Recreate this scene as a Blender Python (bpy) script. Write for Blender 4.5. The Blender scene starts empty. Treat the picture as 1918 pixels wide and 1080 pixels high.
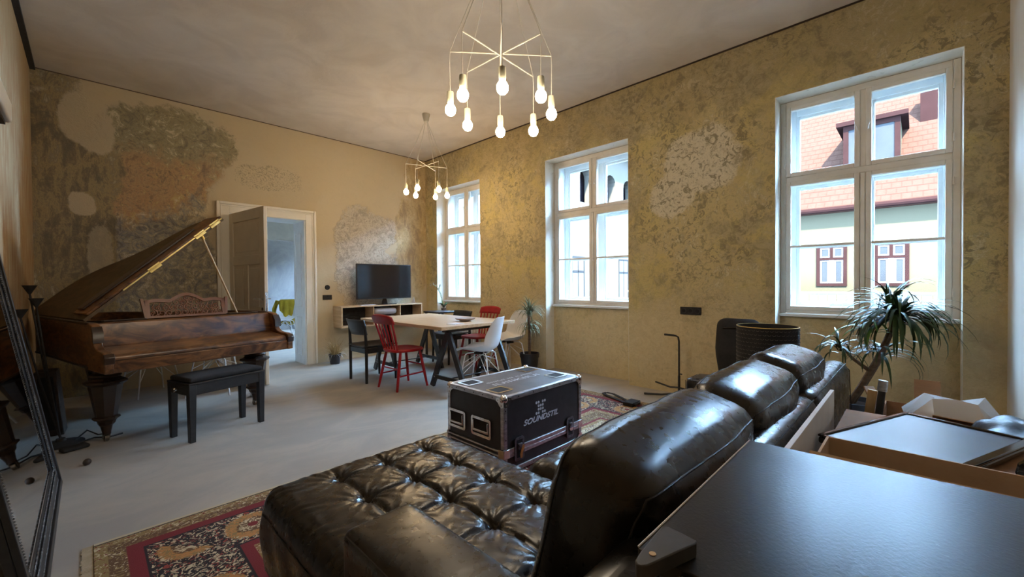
import bpy, bmesh, math, random
from math import sin, cos, pi, radians, sqrt, atan2, exp, floor
from mathutils import Matrix, Vector
random.seed(7)
S = bpy.context.scene
COL = S.collection

# ------------------------------------------------------------------ camera
H_CAM, TH, PH, RO, FPX = 1.2, .7969, -.0131, -.0075, 776.47
d = Vector((sin(TH), cos(TH), 0)); r = Vector((cos(TH), -sin(TH), 0)); u = Vector((0, 0, 1))
d2 = d * cos(PH) + u * sin(PH); u2 = -d * sin(PH) + u * cos(PH)
r3 = r * cos(RO) + u2 * sin(RO); u3 = -r * sin(RO) + u2 * cos(RO)
cam = bpy.data.objects.new('camera', bpy.data.cameras.new('camera')); COL.objects.link(cam)
m = Matrix((r3, u3, -d2)).transposed().to_4x4(); m.translation = (0, 0, H_CAM)
cam.matrix_world = m
cam.data.sensor_width = 36; cam.data.lens = 36 * FPX / 1918; cam.data.clip_start = .03
S.camera = cam

# ------------------------------------------------------------------ sky, sun, exposure
wd = bpy.data.worlds.new('sky'); S.world = wd; wd.use_nodes = True
bg = wd.node_tree.nodes['Background']
bg.inputs[0].default_value = (.42, .66, 1.0, 1); bg.inputs[1].default_value = 30
sun = bpy.data.objects.new('sun', bpy.data.lights.new('sun', 'SUN')); COL.objects.link(sun)
sun.data.energy = 60; sun.data.angle = radians(2); sun.data.color = (1, .93, .80)
sun.rotation_euler = Vector((.60, .35, -.78)).to_track_quat('-Z', 'Y').to_euler()
S.view_settings.view_transform = 'Standard'; S.view_settings.look = 'None'
S.view_settings.gamma = 1; S.view_settings.use_curve_mapping = False
S.view_settings.exposure = 1.66
S.cycles.use_denoising = True
S.cycles.max_bounces = 9; S.cycles.diffuse_bounces = 6; S.cycles.glossy_bounces = 4
S.cycles.transparent_max_bounces = 12; S.cycles.transmission_bounces = 6
S.cycles.caustics_reflective = False; S.cycles.caustics_refractive = False
S.cycles.sample_clamp_indirect = 6

W, D, L, H, N = 4.412, 6.539, -.387, 3.468, -.446
ZT, ZS = 2.874, .90
WINS = [(.935, -.239), (3.662, 2.407), (6.20, 5.02)]      # window niches (far y, near y)
def portal(y0, y1, z0, z1, x=W + .62):
    li = bpy.data.lights.new('sky_portal', 'AREA'); li.shape = 'RECTANGLE'
    li.size = abs(y1 - y0); li.size_y = z1 - z0; li.cycles.is_portal = True
    o = bpy.data.objects.new('sky_portal', li); COL.objects.link(o)
    o.location = (x, (y0 + y1) / 2, (z0 + z1) / 2)
    mm = Matrix((Vector((0, 1, 0)), Vector((0, 0, 1)), Vector((1, 0, 0)))).transposed().to_4x4()
    mm.translation = o.location; o.matrix_world = mm
for a, b in WINS: portal(a, b, ZS, ZT)
portal(8.5, 7.5, .9, 2.4); portal(11.6, 10.5, .9, 2.4)

# ------------------------------------------------------------------ material helpers
class G:
    def __init__(s, name):
        s.m = bpy.data.materials.new(name); s.m.use_nodes = True
        s.t = s.m.node_tree; s.t.nodes.clear()
        s.out = s.t.nodes.new('ShaderNodeOutputMaterial')
    def n(s, ty, **kw):
        nd = s.t.nodes.new('ShaderNode' + ty)
        for k, v in kw.items(): setattr(nd, k, v)
        return nd
    def put(s, inp, v):
        if isinstance(v, bpy.types.NodeSocket): s.t.links.new(v, inp)
        elif isinstance(v, (tuple, list)) and len(v) == 3 and inp.type == 'RGBA': inp.default_value = (*v, 1)
        else: inp.default_value = v
    def m_(s, op, a, b=0, c=0, clamp=False):
        nd = s.n('Math', operation=op, use_clamp=clamp)
        s.put(nd.inputs[0], a); s.put(nd.inputs[1], b); s.put(nd.inputs[2], c)
        return nd.outputs[0]
    def add(s, a, b): return s.m_('ADD', a, b)
    def sub(s, a, b): return s.m_('SUBTRACT', a, b)
    def mul(s, a, b): return s.m_('MULTIPLY', a, b)
    def mx(s, a, b): return s.m_('MAXIMUM', a, b)
    def mn(s, a, b): return s.m_('MINIMUM', a, b)
    def step(s, x, lo, hi):
        nd = s.n('MapRange'); nd.interpolation_type = 'SMOOTHSTEP'
        s.put(nd.inputs[0], x); s.put(nd.inputs[1], lo); s.put(nd.inputs[2], hi)
        return nd.outputs[0]
    def mix(s, f, a, b):
        nd = s.n('Mix', data_type='RGBA'); s.put(nd.inputs[0], f); s.put(nd.inputs[6], a); s.put(nd.inputs[7], b)
        return nd.outputs[2]
    def pos(s):
        return s.n('NewGeometry').outputs['Position']
    def obj(s): return s.n('TexCoord').outputs['Object']
    def xyz(s, v):
        nd = s.n('SeparateXYZ'); s.put(nd.inputs[0], v); return nd.outputs
    def vec(s, x, y, z):
        nd = s.n('CombineXYZ'); s.put(nd.inputs[0], x); s.put(nd.inputs[1], y); s.put(nd.inputs[2], z); return nd.outputs[0]
    def scale(s, v, sc):
        nd = s.n('VectorMath', operation='MULTIPLY'); s.put(nd.inputs[0], v); nd.inputs[1].default_value = sc
        return nd.outputs[0]
    def noise(s, v, sc, det=4, ro=.55, dist=0, out=0):
        nd = s.n('TexNoise'); s.put(nd.inputs['Vector'], v); nd.inputs['Scale'].default_value = sc
        nd.inputs['Detail'].default_value = det; nd.inputs['Roughness'].default_value = ro; nd.inputs['Distortion'].default_value = dist
        return nd.outputs[out]
    def vor(s, v, sc, feat='F1', out='Distance', rnd=1):
        nd = s.n('TexVoronoi', feature=feat); s.put(nd.inputs['Vector'], v); nd.inputs['Scale'].default_value = sc
        nd.inputs['Randomness'].default_value = rnd
        return nd.outputs[out]
    def bump(s, h, st=.3, dist=.01):
        nd = s.n('Bump'); s.put(nd.inputs['Height'], h); nd.inputs['Strength'].default_value = st; nd.inputs['Distance'].default_value = dist
        return nd.outputs[0]
    def pbr(s, col, ro=.5, metal=0, nrm=None, **kw):
        b = s.n('BsdfPrincipled'); s.put(b.inputs['Base Color'], col); s.put(b.inputs['Roughness'], ro); s.put(b.inputs['Metallic'], metal)
        if nrm is not None: s.put(b.inputs['Normal'], nrm)
        for k, v in kw.items(): s.put(b.inputs[k.replace('_', ' ')], v)
        s.t.links.new(b.outputs[0], s.out.inputs[0]); return s.m
def sr(r, g, b):                                    # display colour -> linear
    f = lambda c: (c / 255 / 12.92) if c <= 10 else ((c / 255 + .055) / 1.055) ** 2.4
    return (f(r), f(g), f(b))
def simple(name, c, ro=.5, metal=0, c2=None, sc=8, bs=0, bsc=60, stretch=(1, 1, 1), **kw):
    g = G(name); v = g.scale(g.obj(), stretch); col = c
    if c2 is not None: col = g.mix(g.step(g.noise(v, sc, 5), .3, .7), c, c2)
    nrm = g.bump(g.noise(v, bsc, 4), bs, .004) if bs else None
    return g.pbr(col, ro, metal, nrm, **kw)

M = {}
M['black_paint'] = simple('black_paint', (.012, .012, .013), .38, c2=(.02, .02, .021), sc=30)
M['black_matte'] = simple('black_matte', (.014, .014, .015), .75, c2=(.025, .025, .027), sc=20, bs=.2)
M['black_fabric'] = simple('black_fabric', (.008, .008, .009), .9, c2=(.02, .02, .022), sc=6, bs=.4, bsc=140)
M['black_gloss'] = simple('black_gloss', (.01, .01, .012), .1, c2=(.014, .014, .016), sc=3)
M['screen'] = simple('screen', (.008, .008, .010), .12, c2=(.012, .012, .014), sc=2, Specular_IOR_Level=.6)
M['flat_screen'] = simple('flat_screen', (.03, .03, .045), .30, c2=(.045, .045, .06), sc=2, Specular_IOR_Level=1.0)
M['red_paint'] = simple('red_paint', sr(170, 12, 22), .38, c2=sr(140, 8, 16), sc=12, bs=.05)
M['white_plastic'] = simple('white_plastic', (.80, .81, .83), .32, c2=(.74, .75, .77), sc=3)
M['white_metal'] = simple('white_metal', (.78, .78, .76), .35, c2=(.70, .70, .68), sc=20)
M['frame_white'] = simple('frame_white', (.80, .77, .71), .5, c2=(.74, .71, .65), sc=9, bs=.1)
M['outer_white'] = simple('outer_white', (.80, .84, .86), .5, c2=(.74, .78, .80), sc=9)
M['door_white'] = simple('door_white', (.82, .77, .67), .5, c2=(.76, .72, .62), sc=5, bs=.06)
M['leaf_paint'] = simple('leaf_paint', (.78, .72, .60), .5, c2=(.72, .66, .55), sc=5, bs=.06)
M['chrome'] = simple('chrome', (.75, .75, .76), .18, 1, c2=(.6, .6, .6), sc=30)
M['brass'] = simple('brass', (.75, .55, .20), .28, 1, c2=(.6, .42, .14), sc=30)
M['alu'] = simple('alu', (.60, .61, .63), .36, 1, c2=(.36, .37, .39), sc=22, bs=.3, bsc=50, stretch=(1, 1, 3))
M['case_panel'] = simple('case_panel', (.010, .010, .012), .42, c2=(.02, .02, .022), sc=15, bs=.25, bsc=260)
M['case_top'] = simple('case_top', (.055, .048, .045), .42, c2=(.085, .075, .068), sc=9, bs=.25, bsc=200)
M['letter_white'] = simple('letter_white', (.62, .64, .68), .6, c2=(.45, .46, .5), sc=60)
M['cardboard'] = simple('cardboard', (.36, .20, .10), .85, c2=(.27, .145, .07), sc=5, bs=.2, bsc=50, stretch=(1, 1, 6))
M['cardboard_pale'] = simple('cardboard_pale', (.50, .36, .24), .85, c2=(.42, .29, .18), sc=5, bs=.2)
M['paper'] = simple('paper', (.70, .70, .70), .7, c2=(.6, .6, .62), sc=5)
M['pale_wood'] = simple('pale_wood', (.58, .42, .26), .55, c2=(.48, .33, .19), sc=6, stretch=(1, 8, 8))
M['pine'] = simple('pine', (.60, .42, .22), .6, c2=(.5, .33, .16), sc=8, stretch=(6, 6, 1))
M['soil'] = simple('soil', (.03, .02, .014), .95, c2=(.06, .04, .03), sc=60, bs=.5)
M['pot_black'] = simple('pot_black', (.014, .014, .016), .45, c2=(.02, .02, .024), sc=20)
M['pot_blue'] = simple('pot_blue', (.03, .045, .075), .30, c2=(.05, .08, .13), sc=9, bs=.5, bsc=25)
M['bark'] = simple('bark', (.16, .11, .07), .85, c2=(.09, .06, .04), sc=20, bs=.8, bsc=40, stretch=(1, 1, 2))
M['dry_grass'] = simple('dry_grass', (.50, .36, .17), .8, c2=(.38, .26, .11), sc=20)
M['yellow_cloth'] = simple('yellow_cloth', (.55, .40, .03), .9, c2=(.40, .28, .02), sc=5, bs=.5, bsc=20)
M['pillow_pink'] = simple('pillow_pink', (.62, .50, .50), .9, c2=(.5, .4, .42), sc=5, bs=.2)
M['pillow_grey'] = simple('pillow_grey', (.40, .37, .36), .9, c2=(.33, .3, .3), sc=5, bs=.2)
M['latch_metal'] = simple('latch_metal', (.16, .165, .18), .3, .7, c2=(.08, .08, .09), sc=60)
M['caster_metal'] = simple('caster_metal', (.20, .16, .11), .4, .5, c2=(.1, .08, .06), sc=30)
M['bulb_cap'] = simple('bulb_cap', (.40, .38, .27), .5, c2=(.36, .34, .25), sc=10)
M['rod_cream'] = simple('rod_cream', (.55, .52, .43), .5, c2=(.5, .47, .39), sc=10)
M['dark_wood'] = simple('dark_wood', (.05, .03, .02), .45, c2=(.02, .013, .01), sc=5, stretch=(1, 1, 5))
M['ext_brown'] = simple('ext_brown', (.0075, .0034, .0032), .7, c2=(.0065, .003, .0028), sc=4, Specular_IOR_Level=0)
M['ext_pane'] = simple('ext_pane', (.012, .0125, .0135), .6, c2=(.010, .0105, .012), sc=2, Specular_IOR_Level=0)
M['ext_purple'] = simple('ext_purple', (.010, .008, .011), .8, c2=(.0075, .0065, .009), sc=2, Specular_IOR_Level=0)
M['ext_trim'] = simple('ext_trim', (.036, .035, .033), .8, c2=(.033, .032, .030), sc=2, Specular_IOR_Level=0)
M['ext_ground'] = simple('ext_ground', (.05, .048, .045), .9, c2=(.04, .04, .04), sc=2)

def leaf_mat(name, c1, c2, ro=.45):
    g = G(name); c = g.mix(g.noise(g.obj(), 9, 3), c1, c2); return g.pbr(c, ro, Specular_IOR_Level=.3)
M['leaf_dark'] = leaf_mat('leaf_dark', (.020, .045, .016), (.045, .085, .03))
M['leaf_green'] = leaf_mat('leaf_green', (.05, .13, .02), (.10, .22, .04))
M['leaf_grey'] = leaf_mat('leaf_grey', (.10, .14, .09), (.20, .25, .17))

def pane_mat():
    g = G('window_glass'); tr = g.n('BsdfTransparent'); gl = g.n('BsdfGlossy'); gl.inputs['Roughness'].default_value = .02
    fr = g.n('Fresnel'); fr.inputs[0].default_value = 1.2
    mixn = g.n('MixShader'); g.put(mixn.inputs[0], g.mul(fr.outputs[0], .6)); g.t.links.new(tr.outputs[0], mixn.inputs[1]); g.t.links.new(gl.outputs[0], mixn.inputs[2])
    g.t.links.new(mixn.outputs[0], g.out.inputs[0]); tr.inputs[0].default_value = (.96, .98, .98, 1); return g.m
M['pane'] = pane_mat()
def glass_mat():
    g = G('vase_glass'); tr = g.n('BsdfTransparent'); gl = g.n('BsdfGlossy'); gl.inputs['Roughness'].default_value = .03
    mixn = g.n('MixShader'); mixn.inputs[0].default_value = .12
    g.t.links.new(tr.outputs[0], mixn.inputs[1]); g.t.links.new(gl.outputs[0], mixn.inputs[2]); g.t.links.new(mixn.outputs[0], g.out.inputs[0]); return g.m
M['vase'] = glass_mat()
def emit(name, c, st):
    g = G(name); e = g.n('Emission'); e.inputs[0].default_value = (*c, 1); e.inputs[1].default_value = st
    g.t.links.new(e.outputs[0], g.out.inputs[0]); return g.m
M['bulb'] = emit('bulb_light', (1, .82, .60), 44)
M['bulb_far'] = emit('bulb_light_warm', (1, .72, .42), 50)
M['mirror'] = G('mirror_glass').pbr((.62, .63, .64), .02, 1)

# leather: glossy black with folds and grain
g = G('black_leather'); v = g.obj()
w1 = g.noise(g.scale(v, (1, 1, 1)), 7.5, 2.5, .5, .5); w2 = g.noise(v, 34, 2, .5, .3); w3 = g.vor(v, 260)
hh = g.add(g.add(g.mul(w1, 1.3), g.mul(w2, .07)), g.mul(w3, .012))
M['leather'] = g.pbr(g.mix(g.noise(v, 3, 3), (.0045, .0042, .0045), (.008, .0075, .007)), g.add(.23, g.mul(w2, .10)), 0, g.bump(hh, .27, .010), Specular_IOR_Level=.45)
g = G('leather_seam'); M['seam'] = g.pbr((.006, .006, .007), .55)

# walnut burl of the piano
g = G('walnut'); v = g.obj()
a = g.noise(g.scale(v, (2.2, 2.2, 5)), 2.2, 6, .6, 1.5); b_ = g.noise(g.scale(v, (1, 1, 12)), 5, 5, .7, .4)
c = g.mix(g.step(a, .35, .66), (.045, .018, .008), (.26, .115, .040)); c = g.mix(g.mul(g.step(b_, .4, .75), .6), c, (.10, .038, .015))
M['walnut'] = g.pbr(c, g.add(.22, g.mul(b_, .16)), 0, g.bump(b_, .08, .003))
g = G('walnut_dark'); v = g.obj(); b_ = g.noise(g.scale(v, (2, 2, 9)), 4, 5, .7, .8)
M['walnut_dark'] = g.pbr(g.mix(b_, (.012, .007, .005), (.05, .024, .013)), .32, 0, g.bump(b_, .08, .003))
g = G('lid_wood'); v = g.obj(); b_ = g.noise(g.scale(v, (3, 1, 1)), 5, 6, .7, .8)
M['lid_wood'] = g.pbr(g.mix(g.step(b_, .3, .7), (.055, .034, .016), (.13, .085, .04)), .5, 0, g.bump(b_, .08, .003))
g = G('carved_wood'); v = g.obj(); b_ = g.noise(v, 25, 4)
M['carved'] = g.pbr(g.mix(b_, (.15, .055, .025), (.28, .11, .05)), .4)

# oak of the table top and shelf
g = G('oak'); v = g.obj(); b_ = g.noise(g.scale(v, (22, 1.2, 22)), 2, 6, .65, .4)
M['oak'] = g.pbr(g.mix(g.step(b_, .25, .75), (.44, .28, .14), (.62, .43, .26)), .38, 0, g.bump(b_, .06, .003))
g = G('oak_cross'); v = g.obj(); b_ = g.noise(g.scale(v, (1.2, 22, 22)), 2, 6, .65, .4)
M['oak_x'] = g.pbr(g.mix(g.step(b_, .25, .75), (.42, .27, .14), (.58, .40, .24)), .45, 0, g.bump(b_, .06, .003))

# scratched black board in the foreground
g = G('scratched_black'); v = g.obj()
sc_ = g.step(g.noise(g.scale(v, (1, 5, 1)), 7, 8, .8, 2.2), .62, .78); sm = g.noise(v, 4, 4)
sc2 = g.step(g.noise(g.scale(v, (1, 1.5, 1)), 14, 6, .75, 1.6), .66, .74)
c = g.mix(sm, (.012, .012, .012), (.026, .026, .025)); c = g.mix(g.mul(g.mx(g.mul(sc_, .4), sc2), .28), c, (.16, .16, .155))
M['scratched'] = g.pbr(c, g.add(.25, g.mul(sm, .10)), 0, g.bump(g.add(g.noise(v, 160, 3), g.mul(sc2, -.8)), .12, .003), Specular_IOR_Level=.33)

# ------------------------------------------------------------------ plaster walls
def ell(g, a, b, ca, cb, ra, rb, wob, k=.35):
    """soft ellipse mask with a ragged edge"""
    p = g.m_('POWER', g.m_('DIVIDE', g.m_('ABSOLUTE', g.sub(a, ca)), ra), 2.6)
    q = g.m_('POWER', g.m_('DIVIDE', g.m_('ABSOLUTE', g.sub(b, cb)), rb), 2.6)
    return g.step(g.add(g.add(p, q), g.mul(g.sub(wob, .5), 2.2 * k * 3)), 1.25, .8)
def union(g, ms):
    o = ms[0]
    for q in ms[1:]: o = g.mx(o, q)
    return o
def flecks(g, v, sc, lo, hi, dist=1.5, st=(1, 1, 1)):
    return g.step(g.noise(g.scale(v, st), sc, 6, .7, dist), lo, hi)

def ramp(g, fac, stops):
    nd = g.n('ValToRGB'); g.put(nd.inputs[0], fac); e = nd.color_ramp.elements
    while len(e) < len(stops): e.new(.5)
    for el, (p_, c_) in zip(e, stops): el.position = .5 + (p_ - .5) * .62; el.color = (*c_, 1)
    return nd.outputs[0]
def far_wall():
    g = G('plaster_far'); p = g.pos(); x, y, z = g.xyz(p)
    fine = g.noise(p, 14, 7, .7, .8); big = g.noise(p, .9, 3)
    wob = g.add(g.mul(g.noise(p, 2.6, 6, .72, .4), .75), g.mul(fine, .25))
    base = g.mix(big, sr(198, 182, 150), sr(184, 166, 132)); base = g.mix(g.mul(g.step(fine, .45, .75), .25), base, sr(168, 152, 124))
    E = lambda *a, **k: ell(g, x, z, *a, wob, **k)
    brown = union(g, [E(-.22, 2.2, .30, 1.35, k=.5), E(-.05, 1.9, .28, .80, k=.5), E(.06, 2.45, .24, .36, k=.5), E(-.15, .9, .36, 1.0, k=.5)])
    multi = union(g, [E(.70, 2.85, .58, .50, k=.55), E(.45, 2.1, .55, .62, k=.55), E(1.05, 3.0, .36, .30, k=.6), E(.55, 1.35, .85, .75, k=.5), E(.75, 2.45, .36, .4, k=.5)])
    plain = union(g, [E(-.02, 3.06, .17, .28, k=.55), E(.10, 2.90, .14, .24, k=.6), E(-.03, 2.1, .10, .13, k=.5), E(1.34, 2.05, .25, .55, k=.5), g.mul(E(.10, 1.55, .10, .34, k=.9), .6)])
    ps = g.scale(p, (1, 1, .55)); n1 = g.add(g.mul(g.noise(ps, 4.5, 9, .78, .6), .6), g.mul(g.noise(g.scale(p, (1, 1, .3)), 16, 8, .75, .5), .4)); n2 = g.noise(p, 7, 9, .76, 1.6); n3 = g.noise(g.scale(p, (1.6, 1, .7)), 4, 9, .72, .9)
    cb = ramp(g, n1, [(.30, sr(54, 46, 34)), (.42, sr(86, 74, 50)), (.49, sr(116, 100, 66)), (.54, sr(160, 138, 84)), (.60, sr(112, 98, 68)), (.70, sr(182, 168, 132))])
    olive = ramp(g, n2, [(.30, sr(82, 78, 62)), (.42, sr(120, 112, 82)), (.50, sr(150, 138, 98)), (.56, sr(128, 122, 96)), (.62, sr(176, 164, 126)), (.70, sr(206, 192, 160))])
    rust = ramp(g, g.add(g.mul(n3, .6), g.mul(n2, .4)), [(.30, sr(104, 78, 54)), (.42, sr(146, 108, 72)), (.48, sr(184, 148, 96)), (.53, sr(164, 116, 74)), (.62, sr(186, 156, 92)), (.72, sr(212, 198, 166))])
    blue = ramp(g, n2, [(.32, sr(84, 84, 88)), (.42, sr(116, 118, 122)), (.50, sr(150, 144, 128)), (.56, sr(168, 150, 112)), (.62, sr(188, 180, 160)), (.70, sr(212, 204, 184))])
    zz = g.add(g.add(z, g.mul(g.sub(wob, .5), 1.6)), g.mul(g.sub(n3, .5), .8))
    cm = g.mix(g.step(zz, 2.50, 2.95), rust, olive); cm = g.mix(g.step(g.add(zz, g.mul(g.sub(x, .5), -.35)), 2.25, 1.90), cm, blue)
    cm = g.mix(g.mul(flecks(g, p, 20, .56, .61, 2.4), .7), cm, sr(74, 68, 58))
    cm = g.mix(g.mul(flecks(g, p, 13, .66, .70, 2.8), .8), cm, sr(214, 202, 174))
    col = g.mix(multi, base, cm); col = g.mix(brown, col, cb); col = g.mix(plain, col, base)
    over = g.mul(E(1.80, 2.70, .42, .17, k=.6), flecks(g, p, 20, .50, .58, 2.5)); col = g.mix(g.mul(over, .75), col, sr(120, 110, 88))
    tv = union(g, [E(3.15, 1.65, .42, .75, k=.6), E(3.45, 1.25, .6, .5, k=.6), E(3.35, 2.05, .45, .3, k=.6)])
    col = g.mix(g.mul(tv, .8), col, ramp(g, n2, [(.34, sr(140, 136, 132)), (.5, sr(184, 178, 164)), (.62, sr(206, 200, 188)), (.7, sr(150, 140, 128))])); col = g.mix(g.mul(g.mul(tv, flecks(g, p, 19, .54, .60, 2.8)), .65), col, sr(104, 92, 92))
    rt = union(g, [E(4.15, 1.9, .35, .9, k=.6), E(4.3, 3.0, .3, .5, k=.6)]); col = g.mix(g.mul(rt, .8), col, ramp(g, n3, [(.34, sr(122, 98, 60)), (.45, sr(168, 142, 92)), (.58, sr(186, 162, 110)), (.7, sr(204, 188, 146))])); col = g.mix(g.mul(g.mul(rt, flecks(g, p, 15, .55, .62, 2.6)), .6), col, sr(112, 88, 56))
    sp = g.mul(flecks(g, p, 26, .70, .74, 2.0), g.step(g.noise(p, 1.3, 3), .52, .6)); col = g.mix(g.mul(sp, .4), col, sr(120, 104, 78))
    allm = g.mx(g.mx(multi, brown), tv)
    h = g.add(g.mul(g.mul(g.add(n2, g.mul(g.noise(p, 26, 6, .75, 1.5), .6)), allm), 1.2), g.mul(fine, .2))
    col = g.mix(.16, col, sr(244, 228, 198))
    return g.pbr(col, .9, 0, g.bump(h, .55, .02))
M['wall_far'] = far_wall()

def window_wall():
    g = G('plaster_window_side'); p = g.pos(); x, y, z = g.xyz(p)
    fine = g.noise(p, 15, 7, .72, .8); big = g.noise(p, 1.1, 4, .6)
    wob = g.add(g.mul(g.noise(p, 2.2, 6, .72, .4), .75), g.mul(fine, .25))
    n1 = g.add(g.mul(g.noise(g.scale(p, (1, 1, .75)), 3.0, 10, .78, .7), .55), g.mul(g.noise(p, 12, 8, .76, 1.2), .45)); n2 = g.noise(p, 9, 8, .76, 1.8)
    och = ramp(g, n1, [(.30, sr(118, 102, 70)), (.40, sr(156, 138, 98)), (.46, sr(194, 176, 124)), (.52, sr(204, 184, 128)), (.57, sr(178, 160, 116)), (.64, sr(214, 202, 166))])
    yel = g.step(g.noise(p, 1.6, 4, .6, .4), .46, .60); och = g.mix(g.mul(yel, .5), och, sr(206, 186, 98))
    beige = g.mix(g.step(fine, .35, .7), sr(204, 188, 150), sr(190, 170, 128)); beige = g.mix(g.mul(g.step(big, .5, .62), .5), beige, sr(196, 174, 118))
    low = g.step(g.add(z, g.mul(g.sub(wob, .5), 1.4)), 1.25, .70)
    col = g.mix(low, och, beige)
    hi = g.step(g.add(z, g.mul(g.sub(wob, .5), 1.6)), 2.75, 3.1)
    col = g.mix(g.mul(hi, .65), col, ramp(g, n1, [(.34, sr(98, 86, 62)), (.48, sr(140, 122, 84)), (.56, sr(156, 136, 96)), (.66, sr(182, 166, 130))]))
    E = lambda *a, **k: ell(g, y, z, *a, wob, **k)
    patch = union(g, [E(1.60, 2.45, .36, .32, k=.4), E(1.90, 2.12, .24, .22, k=.5)])
    col = g.mix(g.mul(patch, .92), col, ramp(g, n2, [(.30, sr(160, 148, 120)), (.42, sr(216, 208, 188)), (.56, sr(230, 222, 202)), (.72, sr(200, 188, 160))]))
    grey = g.step(g.noise(p, 1.5, 6, .7, .5), .50, .58)
    col = g.mix(g.mul(g.mul(grey, g.sub(1, low)), .75), col, ramp(g, n2, [(.36, sr(112, 100, 74)), (.48, sr(152, 138, 106)), (.6, sr(172, 158, 124))]))
    dens = g.mul(g.step(g.noise(p, 1.3, 4, .6, .3), .40, .58), g.sub(1, g.mul(low, .8)))
    f1 = g.mul(flecks(g, p, 13, .53, .57, 1.3), g.step(g.noise(p, 40, 4, .7, .5), .34, .46)); f2 = flecks(g, p, 30, .60, .64, 1.8)
    col = g.mix(g.mul(g.mul(g.mx(f1, g.mul(f2, .8)), g.add(g.mul(dens, .9), .10)), .85), col, sr(92, 80, 54))
    f3 = flecks(g, p, 12, .67, .71, 2.8); col = g.mix(g.mul(g.mul(f3, g.sub(1, low)), .6), col, sr(216, 204, 170))
    h = g.add(g.mul(g.add(n2, g.mul(g.noise(p, 24, 6, .75, 1.5), .6)), g.add(g.mul(g.sub(1, low), .9), .15)), g.mul(fine, .25))
    col = g.mix(.20, col, sr(252, 236, 192))
    return g.pbr(col, .88, 0, g.bump(h, .7, .03))
M['wall_right'] = window_wall()

def left_wall():
    g = G('plaster_left'); p = g.pos(); x, y, z = g.xyz(p)
    v = g.noise(g.scale(p, (1, 5, .9)), 2.4, 6, .7, .5); v2 = g.noise(g.scale(p, (1, 9, 1.6)), 2.4, 6, .7, .5)
    c = g.mix(g.step(v, .35, .62), sr(170, 134, 96), sr(186, 164, 128)); c = g.mix(g.mul(g.step(v2, .55, .66), .7), c, sr(205, 196, 165))
    hi = g.step(g.add(z, v), 3.1, 3.8); c = g.mix(g.mul(hi, .6), c, sr(160, 138, 100))
    return g.pbr(c, .9, 0, g.bump(g.noise(p, 20, 6, .7, 1), .4, .015))
M['wall_left'] = left_wall()
g = G('plaster_reveal'); p = g.pos(); n1 = g.noise(p, 9, 6, .7, 1); n2 = g.noise(p, 2.2, 3)
c = g.mix(g.mul(g.step(n1, .55, .72), .5), sr(228, 225, 214), sr(150, 142, 108))
M['reveal'] = g.pbr(c, .9, 0, g.bump(n1, .4, .012))
g = G('plaster_ceiling'); p = g.pos(); n1 = g.noise(p, 2.0, 5, .6, .8); n2 = g.noise(p, 14, 5, .65)
M['ceiling'] = g.pbr(g.mix(g.step(n1, .3, .7), sr(200, 190, 178), sr(214, 205, 193)), .85, 0, g.bump(g.add(n1, g.mul(n2, .3)), .25, .02))
g = G('concrete_floor'); p = g.pos(); n1 = g.noise(g.scale(p, (1, 1.6, 1)), 1.3, 6, .6, 1.6); n2 = g.noise(p, 9, 6, .7, .5); n3 = g.noise(p, 70, 3)
c = g.mix(g.step(n1, .32, .68), sr(160, 156, 150), sr(180, 173, 162)); c = g.mix(g.mul(g.step(n2, .5, .8), .35), c, sr(158, 154, 148)); c = g.mix(g.mul(g.step(n3, .62, .75), .2), c, sr(120, 118, 112))
M['floor'] = g.pbr(c, g.add(.42, g.mul(n1, .2)), 0, g.bump(g.add(n2, g.mul(n3, .2)), .12, .006))
g = G('plaster_near'); p = g.pos(); n1 = g.noise(g.scale(p, (3, 3, .7)), 3, 5)
M['wall_near'] = g.pbr(g.mix(n1, sr(222, 216, 206), sr(204, 198, 188)), .9, 0, g.bump(n1, .2, .01))
g = G('plaster_next'); p = g.pos(); n1 = g.noise(p, 2.5, 6, .7, 1)
M['wall_next'] = g.pbr(g.mix(g.step(n1, .3, .7), sr(190, 188, 182), sr(206, 203, 195)), .9)
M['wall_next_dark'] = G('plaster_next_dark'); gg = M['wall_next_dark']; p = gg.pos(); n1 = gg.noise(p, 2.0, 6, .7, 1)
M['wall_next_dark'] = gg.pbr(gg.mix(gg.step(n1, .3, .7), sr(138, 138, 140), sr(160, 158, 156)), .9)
g = G('facade_cream'); M['facade'] = g.pbr(g.mix(g.noise(g.pos(), 1.2, 3), (.0215, .0180, .0118), (.0235, .0197, .013)), .9, Specular_IOR_Level=0)
g = G('facade_white'); M['facade_white'] = g.pbr(g.mix(g.noise(g.pos(), 1.2, 3), (.030, .0262, .022), (.033, .029, .024)), .9, Specular_IOR_Level=0)

def roof_mat():
    g = G('roof_tiles'); p = g.pos(); x, y, z = g.xyz(p)
    row = g.m_('FRACT', g.mul(z, 6.5)); line = g.step(row, .22, .06)
    k = g.m_('FLOOR', g.mul(z, 6.5)); col_ = g.m_('FRACT', g.add(g.mul(y, 6), g.mul(k, .5))); ln2 = g.step(g.m_('ABSOLUTE', g.sub(col_, .5)), .40, .48)
    c = g.mix(g.noise(p, 6, 3), (.0165, .0078, .0056), (.0195, .0105, .0080)); c = g.mix(g.mul(g.mx(line, g.mul(ln2, .6)), .75), c, (.0110, .0050, .0038))
    return g.pbr(c, .85, Specular_IOR_Level=0)
M['roof'] = roof_mat()

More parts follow.
